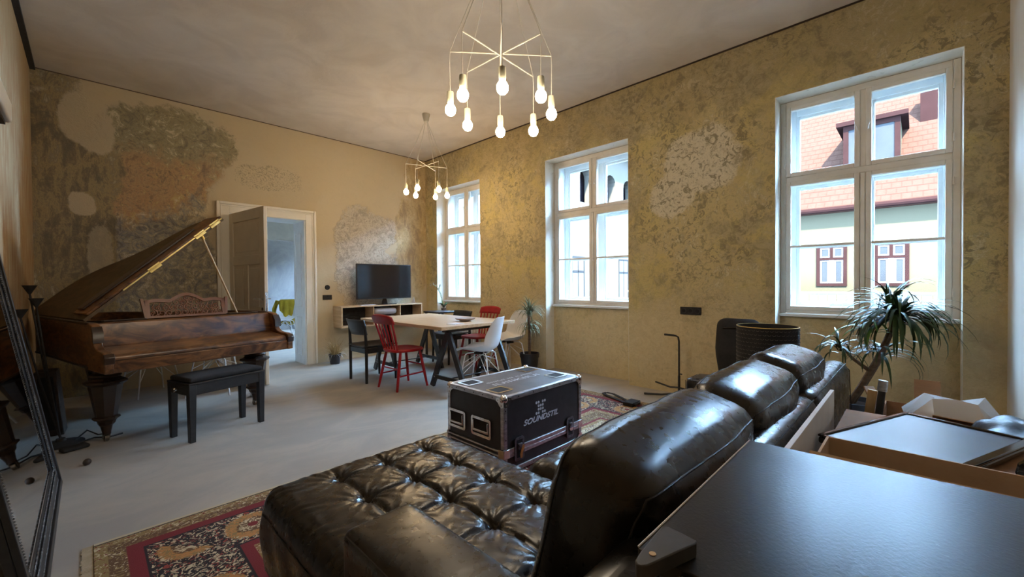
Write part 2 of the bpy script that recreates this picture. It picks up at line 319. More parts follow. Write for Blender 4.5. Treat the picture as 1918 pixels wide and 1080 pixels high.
# ------------------------------------------------------------------ rug
RX0, RX1, RY0, RY1 = -.03, 3.86, -.20, 2.715
def rug_mat():
    g = G('persian_rug'); p = g.pos(); x, y, z = g.xyz(p)
    dx = g.mn(g.sub(x, RX0), g.sub(RX1, x)); dy = g.mn(g.sub(y, RY0), g.sub(RY1, y)); dd = g.mn(dx, dy)
    s = g.m_('ADD', g.mul(x, g.m_('LESS_THAN', dy, dx)), g.mul(y, g.m_('GREATER_THAN', dy, dx)))
    cream, black, red, gold, orange = (.56, .47, .31), (.016, .013, .018), (.175, .016, .022), (.27, .19, .075), (.46, .22, .07)
    brown = (.13, .07, .035)
    n = g.noise(p, 21, 3, .55, 3.2); n2 = g.noise(p, 31, 2, .5, 2.6); vo = g.vor(p, 26, 'DISTANCE_TO_EDGE')
    def pat(ground, a, b, lo=.53):
        c = g.mix(g.step(n, lo, lo + .03), ground, a); return g.mix(g.step(n2, .60, .63), c, b)
    fld = pat(cream, black, red, .54); fld2 = pat(red, cream, gold, .60)
    bandg = pat(gold, cream, red, .56); bandg2 = pat(brown, gold, cream, .53); mainb = pat(black, cream, (.30, .05, .04), .535)
    # medallions along the main border
    per = .46; ss = g.sub(g.m_('FRACT', g.m_('DIVIDE', g.add(s, .13), per)), .5)
    rr = g.m_('SQRT', g.add(g.m_('POWER', g.mul(ss, per), 2), g.m_('POWER', g.sub(dd, .345), 2)))
    lob = g.add(rr, g.mul(g.sub(n, .5), .07))
    mainb = g.mix(g.step(lob, .120, .114), mainb, g.mix(g.step(n2, .52, .56), orange, gold))
    mainb = g.mix(g.step(lob, .072, .068), mainb, g.mix(g.step(n, .5, .54), brown, cream)); mainb = g.mix(g.step(rr, .024, .02), mainb, red)
    # central field: lobed hexagon of cream in red
    ax = g.m_('ABSOLUTE', g.sub(x, (RX0 + RX1) / 2)); ay = g.m_('ABSOLUTE', g.sub(y, (RY0 + RY1) / 2))
    hx = g.add(g.m_('DIVIDE', ax, 1.55), g.m_('DIVIDE', ay, .95))
    field = g.mix(g.step(hx, 1.0, 1.01), fld2, fld)
    field = g.mix(g.mul(g.step(hx, .97, .975), g.step(hx, 1.03, 1.025)), field, red)
    c = field
    def band(c, hi, col): return g.mix(g.step(dd, hi + .002, hi - .002), c, col)
    c = band(c, .78, bandg); c = band(c, .74, red); c = band(c, .715, bandg2); c = band(c, .60, bandg); c = band(c, .545, red); c = band(c, .50, black); c = band(c, .49, mainb)
    c = band(c, .20, black); c = band(c, .19, red); c = band(c, .135, bandg2); c = band(c, .075, bandg); c = band(c, .03, black); c = band(c, .022, (.55, .48, .33))
    return g.pbr(c, .95, 0, g.bump(g.noise(p, 300, 2), .6, .004))
M['rug'] = rug_mat()

# ------------------------------------------------------------------ mesh builder
class MB:
    def __init__(s): s.v = []; s.f = []
    def addv(s, vs, fs):
        o = len(s.v); s.v += [tuple(q) for q in vs]; s.f += [tuple(i + o for i in f) for f in fs]; return s
    def box(s, x0, x1, y0, y1, z0, z1, mat=None):
        vs = [(x, y, z) for z in (z0, z1) for y in (y0, y1) for x in (x0, x1)]
        if mat is not None: vs = [mat @ Vector(q) for q in vs]
        return s.addv(vs, [(0, 2, 3, 1), (4, 5, 7, 6), (0, 1, 5, 4), (1, 3, 7, 5), (3, 2, 6, 7), (2, 0, 4, 6)])
    def rbox(s, x0, x1, y0, y1, z0, z1, R=.03, n=8, bulge=(0, 0, 0), mat=None):
        """box with rounded edges and optional bulging faces"""
        c = Vector(((x0 + x1) / 2, (y0 + y1) / 2, (z0 + z1) / 2)); hs = Vector((abs(x1 - x0) / 2, abs(y1 - y0) / 2, abs(z1 - z0) / 2)); R = min(R, min(hs) * .98)
        idx = {}; vs = []; fs = []
        def ticks(h):
            k = [-1 + .0]; inner = h - R
            t = [-h + R * (1 - cos(pi / 2 * i / 4)) for i in range(4)] + [-inner + 2 * inner * i / n for i in range(n + 1)] + [h - R * (1 - cos(pi / 2 * i / 4)) for i in range(3, -1, -1)]
            return t
        T = [ticks(h) for h in hs]
        def pt(a, i, b, j, w, side):
            q = [0, 0, 0]; q[a] = T[a][i]; q[b] = T[b][j]; q[w] = side * hs[w]
            key = tuple(round(t, 6) for t in q)
            if key in idx: return idx[key]
            p = Vector(q); inn = Vector([max(-(hs[k] - R), min(hs[k] - R, p[k])) for k in range(3)]); dlt = p - inn
            if dlt.length > 1e-9:
                m_ = max(abs(t) for t in dlt); p = inn + dlt.normalized() * (R if m_ > 0 else 0)
            f = [p[k] / hs[k] for k in range(3)]
            for k in range(3):
                if bulge[k]:
                    o1, o2 = [t for t in range(3) if t != k]
                    amt = bulge[k] * max(0, 1 - f[o1] ** 2) * max(0, 1 - f[o2] ** 2)
                    p[k] += amt * max(-1, min(1, f[k] * 1.0))
            idx[key] = len(vs); p = p + c; vs.append(mat @ p if mat is not None else p); return idx[key]
        for w in range(3):
            a, b = [(1, 2), (2, 0), (0, 1)][w]
            for side in (-1, 1):
                for i in range(len(T[a]) - 1):
                    for j in range(len(T[b]) - 1):
                        q = [pt(a, i, b, j, w, side), pt(a, i + 1, b, j, w, side), pt(a, i + 1, b, j + 1, w, side), pt(a, i, b, j + 1, w, side)]
                        if side < 0: q.reverse()
                        q2 = []
                        for t in q:
                            if t not in q2: q2.append(t)
                        if len(q2) > 2: fs.append(tuple(q2))
        return s.addv(vs, fs)
    def cyl(s, p0, p1, r0, r1=None, n=12, rot=0):
        r1 = r0 if r1 is None else r1; p0, p1 = Vector(p0), Vector(p1); ax = (p1 - p0).normalized()
        t = Vector((0, 0, 1)) if abs(ax.z) < .9 else Vector((1, 0, 0)); a = ax.cross(t).normalized(); b = ax.cross(a)
        vs = []
        for p, rr in ((p0, r0), (p1, r1)):
            for i in range(n):
                an = rot + 2 * pi * i / n; vs.append(p + (a * cos(an) + b * sin(an)) * rr)
        fs = [(i, (i + 1) % n, n + (i + 1) % n, n + i) for i in range(n)] + [tuple(range(n - 1, -1, -1)), tuple(range(n, 2 * n))]
        fs = [tuple(reversed(f)) for f in fs]
        return s.addv(vs, fs)
    def beam(s, p0, p1, w, h, up=(0, 0, 1)):
        """rectangular bar from p0 to p1; w across, h along up"""
        p0, p1 = Vector(p0), Vector(p1); ax = (p1 - p0).normalized(); a = ax.cross(Vector(up)).normalized(); b = a.cross(ax).normalized()
        vs = [p + a * sx * w / 2 + b * sy * h / 2 for p in (p0, p1) for sx, sy in ((-1, -1), (1, -1), (1, 1), (-1, 1))]
        return s.addv(vs, [(0, 1, 2, 3), (7, 6, 5, 4), (0, 4, 5, 1), (1, 5, 6, 2), (2, 6, 7, 3), (3, 7, 4, 0)])
    def tube(s, path, r, n=8, closed=False):
        P = [Vector(q) for q in path]; m_ = len(P); vs = []; prev = None
        rs = r if isinstance(r, (list, tuple)) else [r] * m_
        for i in range(m_):
            if closed: t = P[(i + 1) % m_] - P[i - 1]
            else: t = P[min(i + 1, m_ - 1)] - P[max(i - 1, 0)]
            t = t.normalized()
            if prev is None:
                h = Vector((0, 0, 1)) if abs(t.z) < .9 else Vector((1, 0, 0)); a = t.cross(h).normalized()
            else:
                a = (prev - t * prev.dot(t)); a = a.normalized() if a.length > 1e-6 else t.cross(Vector((0, 0, 1))).normalized()
            prev = a; b = t.cross(a)
            for k in range(n):
                an = 2 * pi * k / n; vs.append(P[i] + (a * cos(an) + b * sin(an)) * rs[i])
        fs = []
        for i in range(m_ if closed else m_ - 1):
            j = (i + 1) % m_
            for k in range(n): fs.append((i * n + k, i * n + (k + 1) % n, j * n + (k + 1) % n, j * n + k))
        if not closed: fs += [tuple(range(n - 1, -1, -1)), tuple((m_ - 1) * n + k for k in range(n))]
        return s.addv(vs, fs)
    def lathe(s, prof, c=(0, 0, 0), n=20, rot=0):
        c = Vector(c); vs = []; m_ = len(prof)
        for rr, z in prof:
            for i in range(n):
                an = rot + 2 * pi * i / n; vs.append(c + Vector((rr * cos(an), rr * sin(an), z)))
        fs = [(j * n + i, j * n + (i + 1) % n, (j + 1) * n + (i + 1) % n, (j + 1) * n + i) for j in range(m_ - 1) for i in range(n)]
        fs += [tuple(range(n - 1, -1, -1)), tuple((m_ - 1) * n + i for i in range(n))]
        return s.addv(vs, fs)
    def prism(s, poly, t0, t1, ax='z'):
        """extrude a 2-D polygon along an axis: z -> (a,b,t); x -> (t,a,b); y -> (a,t,b)"""
        f = {'z': lambda a, b, t: (a, b, t), 'x': lambda a, b, t: (t, a, b), 'y': lambda a, b, t: (a, t, b)}[ax]
        n = len(poly); vs = [f(a, b, t) for t in (t0, t1) for a, b in poly]
        return s.addv(vs, [tuple(range(n - 1, -1, -1)), tuple(range(n, 2 * n))] + [(i, (i + 1) % n, n + (i + 1) % n, n + i) for i in range(n)])
    def grid(s, fn, nu, nv, thick=0):
        vs = [fn(i / nu, j / nv) for j in range(nv + 1) for i in range(nu + 1)]
        return s.addv(vs, [(j * (nu + 1) + i, j * (nu + 1) + i + 1, (j + 1) * (nu + 1) + i + 1, (j + 1) * (nu + 1) + i) for j in range(nv) for i in range(nu)])
    def ball(s, c, r, n=12, sz=1, half=False):
        pr = []; k = n // 2
        for i in range(k + 1):
            a = -pi / 2 + pi * i / k; pr.append((max(r * cos(a), 1e-4), r * sin(a) * sz))
        return s.lathe(pr, c, n)
    def build(s, name, mat, parent=None, label=None, bevel=0, seg=2, angle=35, solid=0, mats=None, kind=None):
        me = bpy.data.meshes.new(name); me.from_pydata([tuple(q) for q in s.v], [], s.f); me.update()
        bm = bmesh.new(); bm.from_mesh(me); bmesh.ops.recalc_face_normals(bm, faces=bm.faces); bm.to_mesh(me); bm.free()
        me.shade_smooth(); me.set_sharp_from_angle(angle=radians(angle))
        me.materials.append(M[mat] if isinstance(mat, str) else mat)
        o = bpy.data.objects.new(name, me); COL.objects.link(o)
        if parent is not None: o.parent = parent
        if label: o['label'] = label
        if kind: o['kind'] = kind
        if bevel:
            b = o.modifiers.new('bevel', 'BEVEL'); b.width = bevel; b.segments = seg; b.limit_method = 'ANGLE'; b.angle_limit = radians(40)
        if solid:
            b = o.modifiers.new('solid', 'SOLIDIFY'); b.thickness = solid; b.offset = 0
        return o
def thing(name, label, cat, loc=(0, 0, 0), rot=0, group=None, kind=None):
    o = bpy.data.objects.new(name, None); COL.objects.link(o); o.empty_display_size = .1
    o.location = loc; o.rotation_euler = (0, 0, rot)
    if kind: o['kind'] = kind
    else: o['label'] = label; o['category'] = cat
    if kind and label: o['label'] = label
    if group: o['group'] = group
    return o
def tag(o, label, cat, group=None):
    o['label'] = label; o['category'] = cat
    if group: o['group'] = group
    return o
def struct(o): o['kind'] = 'structure'; return o
def copy_tree(o, parent=None):
    c = o.copy(); COL.objects.link(c)
    if parent is not None: c.parent = parent
    for ch in list(o.children): copy_tree(ch, c)
    return c
def text(name, body, size, loc, rotm, mat, parent, shear=0, ext=.0006, width=None, bold=0):
    cu = bpy.data.curves.new(name, 'FONT'); cu.body = body; cu.size = size; cu.extrude = ext; cu.shear = shear; cu.align_x = 'CENTER'; cu.offset = bold
    o = bpy.data.objects.new(name, cu); bpy.context.view_layer.update() if False else None
    COL.objects.link(o); o.data.materials.append(M[mat])
    dg = bpy.context.evaluated_depsgraph_get(); me = bpy.data.meshes.new_from_object(o.evaluated_get(dg))
    COL.objects.unlink(o); bpy.data.objects.remove(o)
    o = bpy.data.objects.new(name, me); COL.objects.link(o)
    if not me.materials: me.materials.append(M[mat])
    xs = [v.co.x for v in me.vertices]; sx = width / (max(xs) - min(xs)) if width else 1
    mm = rotm.to_4x4() @ Matrix.Diagonal((sx, 1, 1, 1)); mm.translation = Vector(loc)
    me.transform(mm); o.parent = parent; return o
# ================================================================== SETTING
# floor through all rooms (world coordinates)
struct(MB().box(L - .3, W + .5, N - .3, 12.4, -.2, 0).build('floor', 'floor'))
b = MB(); b.box(L - .3, W + .55, N - .3, D + .02, H, H + .3); struct(b.build('ceiling', 'ceiling'))
struct(MB().box(L - .3, L, N - .3, D + .5, 0, H + .05).build('wall_left', 'wall_left'))
struct(MB().box(L, W + .5, N - .3, N, 0, H + .05).build('wall_near', 'wall_near'))
# far wall with the door opening
DX0, DX1, DZ = 1.325, 2.285, 2.17
b = MB(); b.box(L, DX0, D, D + .45, 0, H + .05); b.box(DX1, W, D, D + .45, 0, H + .05); b.box(DX0, DX1, D, D + .45, DZ, H + .05)
struct(b.build('wall_far', 'wall_far'))
# window wall
b = MB(); ys = [D + .45]
edges = []
prev = D + .45
for a, c in reversed(WINS):
    b.box(W, W + .5, a, prev, 0, H + .05); prev = c
    b.box(W, W + .5, c, a, ZT, H + .05); b.box(W + .175, W + .5, c, a, 0, ZS - .03)
b.box(W, W + .5, N - .3, prev, 0, H + .05)
struct(b.build('wall_right', 'wall_right'))
# dark strips standing in for the shadow line between walls and ceiling
struct(MB().box(L, W, D - .008, D, H - .008, H).build('gap_shade_1', simple('gap_shade_brown', (.14, .10, .07), .9, c2=(.10, .07, .05))))
struct(MB().box(W - .012, W, N, D, H - .012, H).build('gap_shade_2', 'dark_wood'))
struct(MB().box(L, L + .04, N, D, H - .028, H).build('gap_shade_3', 'black_matte'))

def sash(y0, y1, z0, z1, x0, x1, w, mat, parent, bar=None, hook=None, flip=False):
    """wooden ring with bevelled inner lip, a pane and possibly a glazing bar; y0<y1"""
    b = MB()
    b.box(x0, x1, y0, y0 + w, z0, z1); b.box(x0, x1, y1 - w, y1, z0, z1); b.box(x0, x1, y0 + w, y1 - w, z0, z0 + w); b.box(x0, x1, y0 + w, y1 - w, z1 - w, z1)
    s = b.build('sash', mat, parent, bevel=.006)
    MB().box(x0 + .016, x0 + .019, y0 + w, y1 - w, z0 + w, z1 - w).build('pane', 'pane', s)
    if bar: MB().box(x0 + .006, x0 + .03, y0 + w, y1 - w, bar - .010, bar + .010).build('glazing_bar', mat, s, bevel=.003)
    return s
def window(idx, a, c):
    t = thing('window_%d' % idx, None, None, (0, 0, 0), kind='structure')
    ym = (a + c) / 2 - .015
    xf = W + .20
    # reveal lining on sides and top, down to the floor at the sides
    b = MB(); b.box(W + .001, xf, a - .004, a, 0, ZT); b.box(W + .001, xf, c, c + .004, 0, ZT); b.box(W + .001, xf, c + .004, a - .004, ZT - .004, ZT)
    b.build('reveal', 'reveal', t)
    y0, y1 = c + .004, a - .004; z0, z1 = ZS, ZT - .004
    # fixed inner frame with centre post and transom
    b = MB(); f = .045
    b.box(xf, xf + .09, y0, y0 + f, z0, z1); b.box(xf, xf + .09, y1 - f, y1, z0, z1)
    b.box(xf, xf + .09, y0 + f, y1 - f, z0, z0 + .03); b.box(xf, xf + .09, y0 + f, y1 - f, z1 - .055, z1)
    b.box(xf, xf + .09, y0 + f, y1 - f, 2.118, 2.170); b.box(xf + .002, xf + .088, ym - .022, ym + .022, z0 + .03, 2.118); b.box(xf + .002, xf + .088, ym - .022, ym + .022, 2.170, z1 - .055)
    b.build('window_frame', 'frame_white', t, bevel=.005)
    for (p, q) in ((y0 + f, ym - .018), (ym + .018, y1 - f)):
        sash(p, q, 2.168, z1 - .053, xf - .012, xf + .038, .038, 'frame_white', t)
        sash(p, q, z0 + .028, 2.12, xf - .012, xf + .038, .038, 'frame_white', t, bar=1.52)
    # astragal over the meeting stiles, hooks and latch
    MB().box(xf - .020, xf - .012, ym - .014, ym + .014, z0 + .03, 2.11).build('meeting_strip', 'frame_white', t, bevel=.003)
    for sg in (-1, 1):
        MB().tube([(xf - .012, ym + sg * .03, 2.48), (xf - .035, ym + sg * .032, 2.47), (xf - .038, ym + sg * .036, 2.50), (xf - .036, ym + sg * .05, 2.53)], .005, 6).build('hook', 'white_metal', t)
    h = MB(); h.cyl((xf - .020, ym, 1.50), (xf - .034, ym, 1.50), .014); h.build('latch', 'white_metal', t)
    # hinges on the outer stiles
    for yy in (y0 + f - .004, y1 - f + .004):
        for zz in (1.1, 1.95, 2.28, 2.68): MB().cyl((xf - .014, yy, zz - .03), (xf - .014, yy, zz + .03), .006, n=8).build('hinge', 'frame_white', t)
    # lining of the box between the two windows, and the outer window
    xo = W + .40
    b = MB(); b.box(xf + .09, xo, y0, y0 + .03, z0, z1); b.box(xf + .09, xo, y1 - .03, y1, z0, z1); b.box(xf + .09, xo, y0 + .03, y1 - .03, z1 - .03, z1); b.box(xf + .09, xo, y0 + .03, y1 - .03, z0, z0 + .03)
    b.build('box_lining', 'outer_white', t)
    b = MB(); f = .09
    b.box(xo, xo + .09, y0, y0 + f, z0, z1); b.box(xo, xo + .09, y1 - f, y1, z0, z1); b.box(xo, xo + .09, y0 + f, y1 - f, z0, z0 + .07); b.box(xo, xo + .09, y0 + f, y1 - f, z1 - .09, z1)
    b.box(xo, xo + .09, y0 + f, y1 - f, 2.10, 2.19); b.box(xo, xo + .09, ym - .035, ym + .035, z0 + .07, 2.10); b.box(xo, xo + .09, ym - .035, ym + .035, 2.19, z1 - .09)
    b.build('outer_frame', 'outer_white', t, bevel=.004)
    for (p, q) in ((y0 + f - .006, ym - .030), (ym + .030, y1 - f + .006)):
        sash(p, q, 2.184, z1 - .085, xo + .01, xo + .05, .034, 'outer_white', t)
        sash(p, q, z0 + .065, 2.106, xo + .01, xo + .05, .034, 'outer_white', t, bar=1.52)
    # window board
    MB().box(W + .135, xf, y0, y1, ZS - .03, ZS).build('sill', 'outer_white', t, bevel=.008)
    return t
for i, (a, c) in enumerate(reversed(WINS)): window(i + 1, a, c)

# ------------------------------------------------------------------ door
t = thing('door_1', None, None, kind='structure')
AX0, AX1, AZ = 1.179, 2.430, 2.303
def ring(b, x0, x1, z1, w, y0, y1):
    b.box(x0, x0 + w, y0, y1, 0, z1); b.box(x1 - w, x1, y0, y1, 0, z1); b.box(x0 + w, x1 - w, y0, y1, z1 - w, z1)
b = MB(); ring(b, AX0 + .02, AX1 - .02, AZ - .02, .127, D - .022, D); b.build('architrave', 'door_white', t, bevel=.004)
b = MB(); ring(b, AX0, AX1, AZ, .035, D - .040, D - .001); b.build('outer_moulding', 'door_white', t, bevel=.008)
b = MB(); ring(b, AX0 + .045, AX1 - .045, AZ - .045, .014, D - .030, D - .022); b.build('inner_moulding', 'door_white', t, bevel=.004)
b = MB(); b.box(DX0, DX0 + .02, D, D + .45, 0, DZ); b.box(DX1 - .02, DX1, D, D + .45, 0, DZ); b.box(DX0 + .02, DX1 - .02, D, D + .45, DZ - .02, DZ); b.build('jamb', 'outer_white', t)
for z0, z1 in ((.12, .72), (.86, 1.98)):
    b = MB(); y0, y1 = D + .12, D + .37; w = .018
    b.box(DX1 - .030, DX1 - .02, y0, y0 + w, z0, z1); b.box(DX1 - .030, DX1 - .02, y1 - w, y1, z0, z1); b.box(DX1 - .030, DX1 - .02, y0 + w, y1 - w, z0, z0 + w); b.box(DX1 - .030, DX1 - .02, y0 + w, y1 - w, z1 - w, z1)
    b.build('jamb_panel', 'outer_white', t, bevel=.004)
# leaf: hinged on the left jamb, swung into the room
hx, hy = DX0 + .012, D - .03
ang = atan2(5.515 - hy, 1.485 - hx); LW, LH, LT = .99, 2.125, .042
R = Matrix.Translation((hx, hy, .012)) @ Matrix.Rotation(ang, 4, 'Z')
leaf = MB(); st = .11
zr = [(0, .20), (.20, .20)]
def rail(b, x0, x1, z0, z1): b.box(x0, x1, -LT / 2, LT / 2, z0, z1, R)
rail(leaf, 0, st, 0, LH); rail(leaf, LW - st, LW, 0, LH)
rail(leaf, st, LW - st, 0, .20); rail(leaf, st, LW - st, LH - .13, LH); rail(leaf, st, LW - st, 1.44, 1.56); rail(leaf, st, LW - st, .74, .88)
rail(leaf, LW / 2 - .05, LW / 2 + .05, .88, 1.44); rail(leaf, LW / 2 - .05, LW / 2 + .05, .20, .74)
lf = leaf.build('door_leaf', 'leaf_paint', t, bevel=.006)
for x0, x1, z0, z1 in ((st, LW - st, 1.56, LH - .13), (st, LW / 2 - .05, .88, 1.44), (LW / 2 + .05, LW - st, .88, 1.44), (st, LW / 2 - .05, .20, .74), (LW / 2 + .05, LW - st, .20, .74)):
    b = MB(); b.box(x0, x1, -.009, .009, z0, z1, R); b.box(x0 + .045, x1 - .045, -.015, .015, z0 + .045, z1 - .045, R); b.build('door_panel', 'leaf_paint', lf, bevel=.005)
for s_ in (-1, 1):
    b = MB(); P = lambda x, y, z: (R @ Vector((x, y, z)))
    b.cyl(P(LW - .055, s_ * LT / 2, 1.02), P(LW - .055, s_ * (LT / 2 + .045), 1.02), .009); b.tube([P(LW - .055, s_ * (LT / 2 + .045), 1.02), P(LW - .10, s_ * (LT / 2 + .048), 1.02), P(LW - .17, s_ * (LT / 2 + .045), 1.018)], .009, 8)
    b.cyl(P(LW - .055, s_ * LT / 2, 1.02), P(LW - .055, s_ * (LT / 2 + .005), 1.02), .024); b.build('handle', 'chrome', lf)
    b = MB(); b.cyl(P(LW - .055, s_ * LT / 2, .90), P(LW - .055, s_ * (LT / 2 + .005), .90), .020); b.build('keyhole_rosette', 'dark_wood', lf)
b = MB(); b.box(LW, LW + .002, -.01, .01, .86, 1.10, R); b.build('lock_plate', 'chrome', lf)
for zz in (.25, 1.85): MB().cyl((hx, hy - .004, zz), (hx, hy - .004, zz + .10), .009, n=8).build('hinge', 'door_white', t)

# ------------------------------------------------------------------ rooms beyond the door
y2, y3 = 9.2, 12.1
struct(MB().box(L - .3, L, D + .5, 12.4, 0, 3.0).build('wall_beyond_left', 'wall_next'))
b = MB(); Y = D + .45
for y0, y1, z0, z1 in ((Y, 7.5, 0, 3.0), (8.5, 10.5, 0, 3.0), (11.6, 12.4, 0, 3.0), (7.5, 8.5, 0, .9), (10.5, 11.6, 0, .9), (7.5, 8.5, 2.4, 3.0), (10.5, 11.6, 2.4, 3.0)): b.box(W, W + .5, y0, y1, z0, z1)
struct(b.build('wall_beyond_right', 'wall_next'))
b = MB(); b.box(L, 2.33, y2, y2 + .2, 0, 3.0); b.box(2.33, 4.0, y2, y2 + .2, 2.10, 3.0); b.box(4.0, W, y2, y2 + .2, 0, 3.0); struct(b.build('wall_beyond', 'wall_next'))
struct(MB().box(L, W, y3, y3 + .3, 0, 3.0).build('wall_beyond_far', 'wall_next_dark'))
struct(MB().box(L - .3, W + .5, D + .45, 12.4, 3.0, 3.2).build('ceiling_beyond', 'ceiling'))

# ------------------------------------------------------------------ courtyard and houses opposite
o = MB().box(W + .5, 40, -40, 40, -6.2, -6).build('courtyard_ground', 'ext_ground'); o['kind'] = 'structure'
FX = 12.4
hs = thing('house', 'cream house across the courtyard with red tiled roof and brown windows', 'house')
b = MB(); b.box(FX, FX + 8, -9, 6.4, -6, 2.86); b.build('wall', 'facade', hs)
b = MB(); b.prism([(FX - .20, 2.92), (FX + 4, 7.2), (FX + 8.5, 2.92), (FX + 8.5, 2.80), (FX - .20, 2.80)], -9.4, 6.4, 'y'); b.build('roof', 'roof', hs)
MB().cyl((FX - .24, -9.4, 2.86), (FX - .24, 6.4, 2.86), .06, n=8).build('gutter', 'ext_brown', hs)
def ext_window(y0, y1, z0, z1, parent, x=FX, two=True):
    b = MB(); w = .07
    b.box(x - .03, x + .02, y0, y0 + w, z0, z1); b.box(x - .03, x + .02, y1 - w, y1, z0, z1); b.box(x - .03, x + .02, y0 + w, y1 - w, z0, z0 + w); b.box(x - .03, x + .02, y0 + w, y1 - w, z1 - w, z1)
    ym = (y0 + y1) / 2; zt = z0 + (z1 - z0) * .66
    b.box(x - .03, x + .02, y0 + w, y1 - w, zt - .03, zt + .03); b.box(x - .03, x + .02, ym - .03, ym + .03, zt + .03, z1 - w)
    f = b.build('window', 'ext_brown', parent)
    MB().box(x - .032, x + .01, ym - .05, ym + .05, z0 + w, zt - .03).build('mullion', 'ext_trim', f)
    for p, q, r_, s_ in ((y0 + w, ym - .05, z0 + w, zt - .03), (ym + .05, y1 - w, z0 + w, zt - .03), (y0 + w, ym - .03, zt + .03, z1 - w), (ym + .03, y1 - w, zt + .03, z1 - w)):
        MB().box(x - .012, x - .002, p, q, r_, s_).build('pane', 'ext_pane', f)
        b = MB(); k = .035; b.box(x - .022, x - .006, p, p + k, r_, s_); b.box(x - .022, x - .006, q - k, q, r_, s_); b.box(x - .022, x - .006, p + k, q - k, r_, r_ + k); b.box(x - .022, x - .006, p + k, q - k, s_ - k, s_); b.build('pane_frame', 'ext_trim', f)
for y0, y1 in ((1.17, 1.75), (.12, .70), (2.75, 3.35), (3.9, 4.5), (5.1, 5.7), (-1.5, -.9)): ext_window(y0, y1, 1.07, 2.05, hs)
# railing below the windows
b = MB(); b.box(FX - .6, FX - .56, -3, 6.5, .90, .95); b.box(FX - .6, FX - .56, -3, 6.5, .30, .34); b.build('rail', 'ext_trim', hs)
proto = MB().box(FX - .59, FX - .57, 0, .15, .34, .90).build('rail_panel', 'ext_trim', hs)
for k in range(1, 36):
    c = proto.copy(); COL.objects.link(c); c.parent = hs; c.location = (0, -2.6 + k * .17, 0)
# dormer and chimney on the roof
dm = MB(); dm.box(FX + .55, FX + 2.6, .28, 1.30, 3.85, 4.95); dm.build('dormer', 'facade', hs)
b = MB(); b.prism([(.15, 4.92), (1.43, 4.92), (1.43, 5.02), (.15, 5.02)], FX + .4, FX + 2.8, 'x'); b.build('dormer_roof', 'ext_brown', hs)
b = MB(); b.box(FX + .50, FX + .56, .28, .38, 3.9, 4.92); b.box(FX + .50, FX + .56, 1.20, 1.30, 3.9, 4.92); b.box(FX + .50, FX + .56, .38, 1.20, 4.82, 4.92); b.box(FX + .50, FX + .56, .38, 1.20, 3.9, 3.98); b.build('dormer_frame', 'ext_brown', hs)
MB().box(FX + .52, FX + .54, .38, 1.20, 3.98, 4.82).build('dormer_pane', 'ext_pane', hs)
b = MB(); b.box(FX + 1.9, FX + 2.4, -.36, -.04, 4.4, 5.9); b.build('chimney', 'ext_brown', hs)

wg = thing('house', 'white house wing beyond the middle window with dark arcade arches under its eaves', 'house')
WY = 13.0; K_ = WY / 7
b = MB(); b.box(10.0, 27, WY, WY + 7, -6, 1.2 + 2.35 * K_); b.build('wall', 'facade_white', wg)
# arcade storey: wall strip with arches
xs0 = [11.5, 13.7, 16.0, 18.6, 21.15]
for i, xa in enumerate(xs0): pass
def arch_wall():
    b = MB(); z0, zt = 5.56, 8.81; aw = 1.15; prevx = 10.0
    for xa in xs0 + [23.2]:
        pts = [(prevx, z0), (xa, z0), (xa, z0 + 1.4)]
        for k in range(0, 9):
            a = pi - pi * k / 8; pts.append((xa + aw / 2 + aw / 2 * cos(a), z0 + 1.4 + aw / 2 * sin(a)))
        # pier up to the spring, and the spandrel over the arch
        b.addv([(prevx, WY, z0), (xa, WY, z0), (xa, WY, z0 + 1.4), (prevx, WY, z0 + 1.4)], [(0, 1, 2, 3)])
        b.addv([(prevx, WY, z0 + 1.4), (xa, WY, z0 + 1.4), (xa, WY, zt), (prevx, WY, zt)], [(0, 1, 2, 3)])
        ar = [(xa + aw / 2 + aw / 2 * cos(pi - pi * k / 8), z0 + 1.4 + aw / 2 * sin(pi - pi * k / 8)) for k in range(9)]
        for k in range(8):
            p, q = ar[k], ar[k + 1]; b.addv([(p[0], WY, p[1]), (q[0], WY, q[1]), (q[0], WY, zt), (p[0], WY, zt)], [(0, 1, 2, 3)])
            b.addv([(p[0], WY, p[1]), (q[0], WY, q[1]), (q[0], WY + .5, q[1]), (p[0], WY + .5, p[1])], [(0, 1, 2, 3)])
        for xx in (xa, xa + aw): b.addv([(xx, WY, z0), (xx, WY + .5, z0), (xx, WY + .5, z0 + 1.4), (xx, WY, z0 + 1.4)], [(0, 1, 2, 3)])
        prevx = xa + aw
    b.addv([(prevx, WY, z0), (27, WY, z0), (27, WY, zt), (prevx, WY, zt)], [(0, 1, 2, 3)])
    return b
arch_wall().build('arcade', 'facade_white', wg)
MB().box(10, 27, WY + .9, WY + 1.0, 5.56, 8.81).build('arcade_back_wall', 'ext_purple', wg)
b = MB(); b.prism([(WY - .7, 8.81), (WY + 4.5, 13.5), (WY + 9.5, 8.81)], 9.6, 28, 'x'); b.build('roof', 'roof', wg)
for xa in (11.3, 13.5, 16.0, 17.8, 20.2, 22.6):
    b = MB(); y = WY; f = .06; x0, x1, z0, z1 = xa, xa + 1.15, -.1, 2.6
    b.box(x0, x0 + f, y - .03, y, z0, z1); b.box(x1 - f, x1, y - .03, y, z0, z1); b.box(x0 + f, x1 - f, y - .03, y, z0, z0 + f); b.box(x0 + f, x1 - f, y - .03, y, z1 - f, z1); b.box((x0 + x1) / 2 - .02, (x0 + x1) / 2 + .02, y - .03, y, z0 + f, z1 - f); b.box(x0 + f, x1 - f, y - .03, y, 1.75, 1.85)
    w_ = b.build('window', 'ext_pane', wg); MB().box(x0 + f, x1 - f, y - .012, y - .002, z0 + f, z1 - f).build('pane', 'ext_trim', w_)
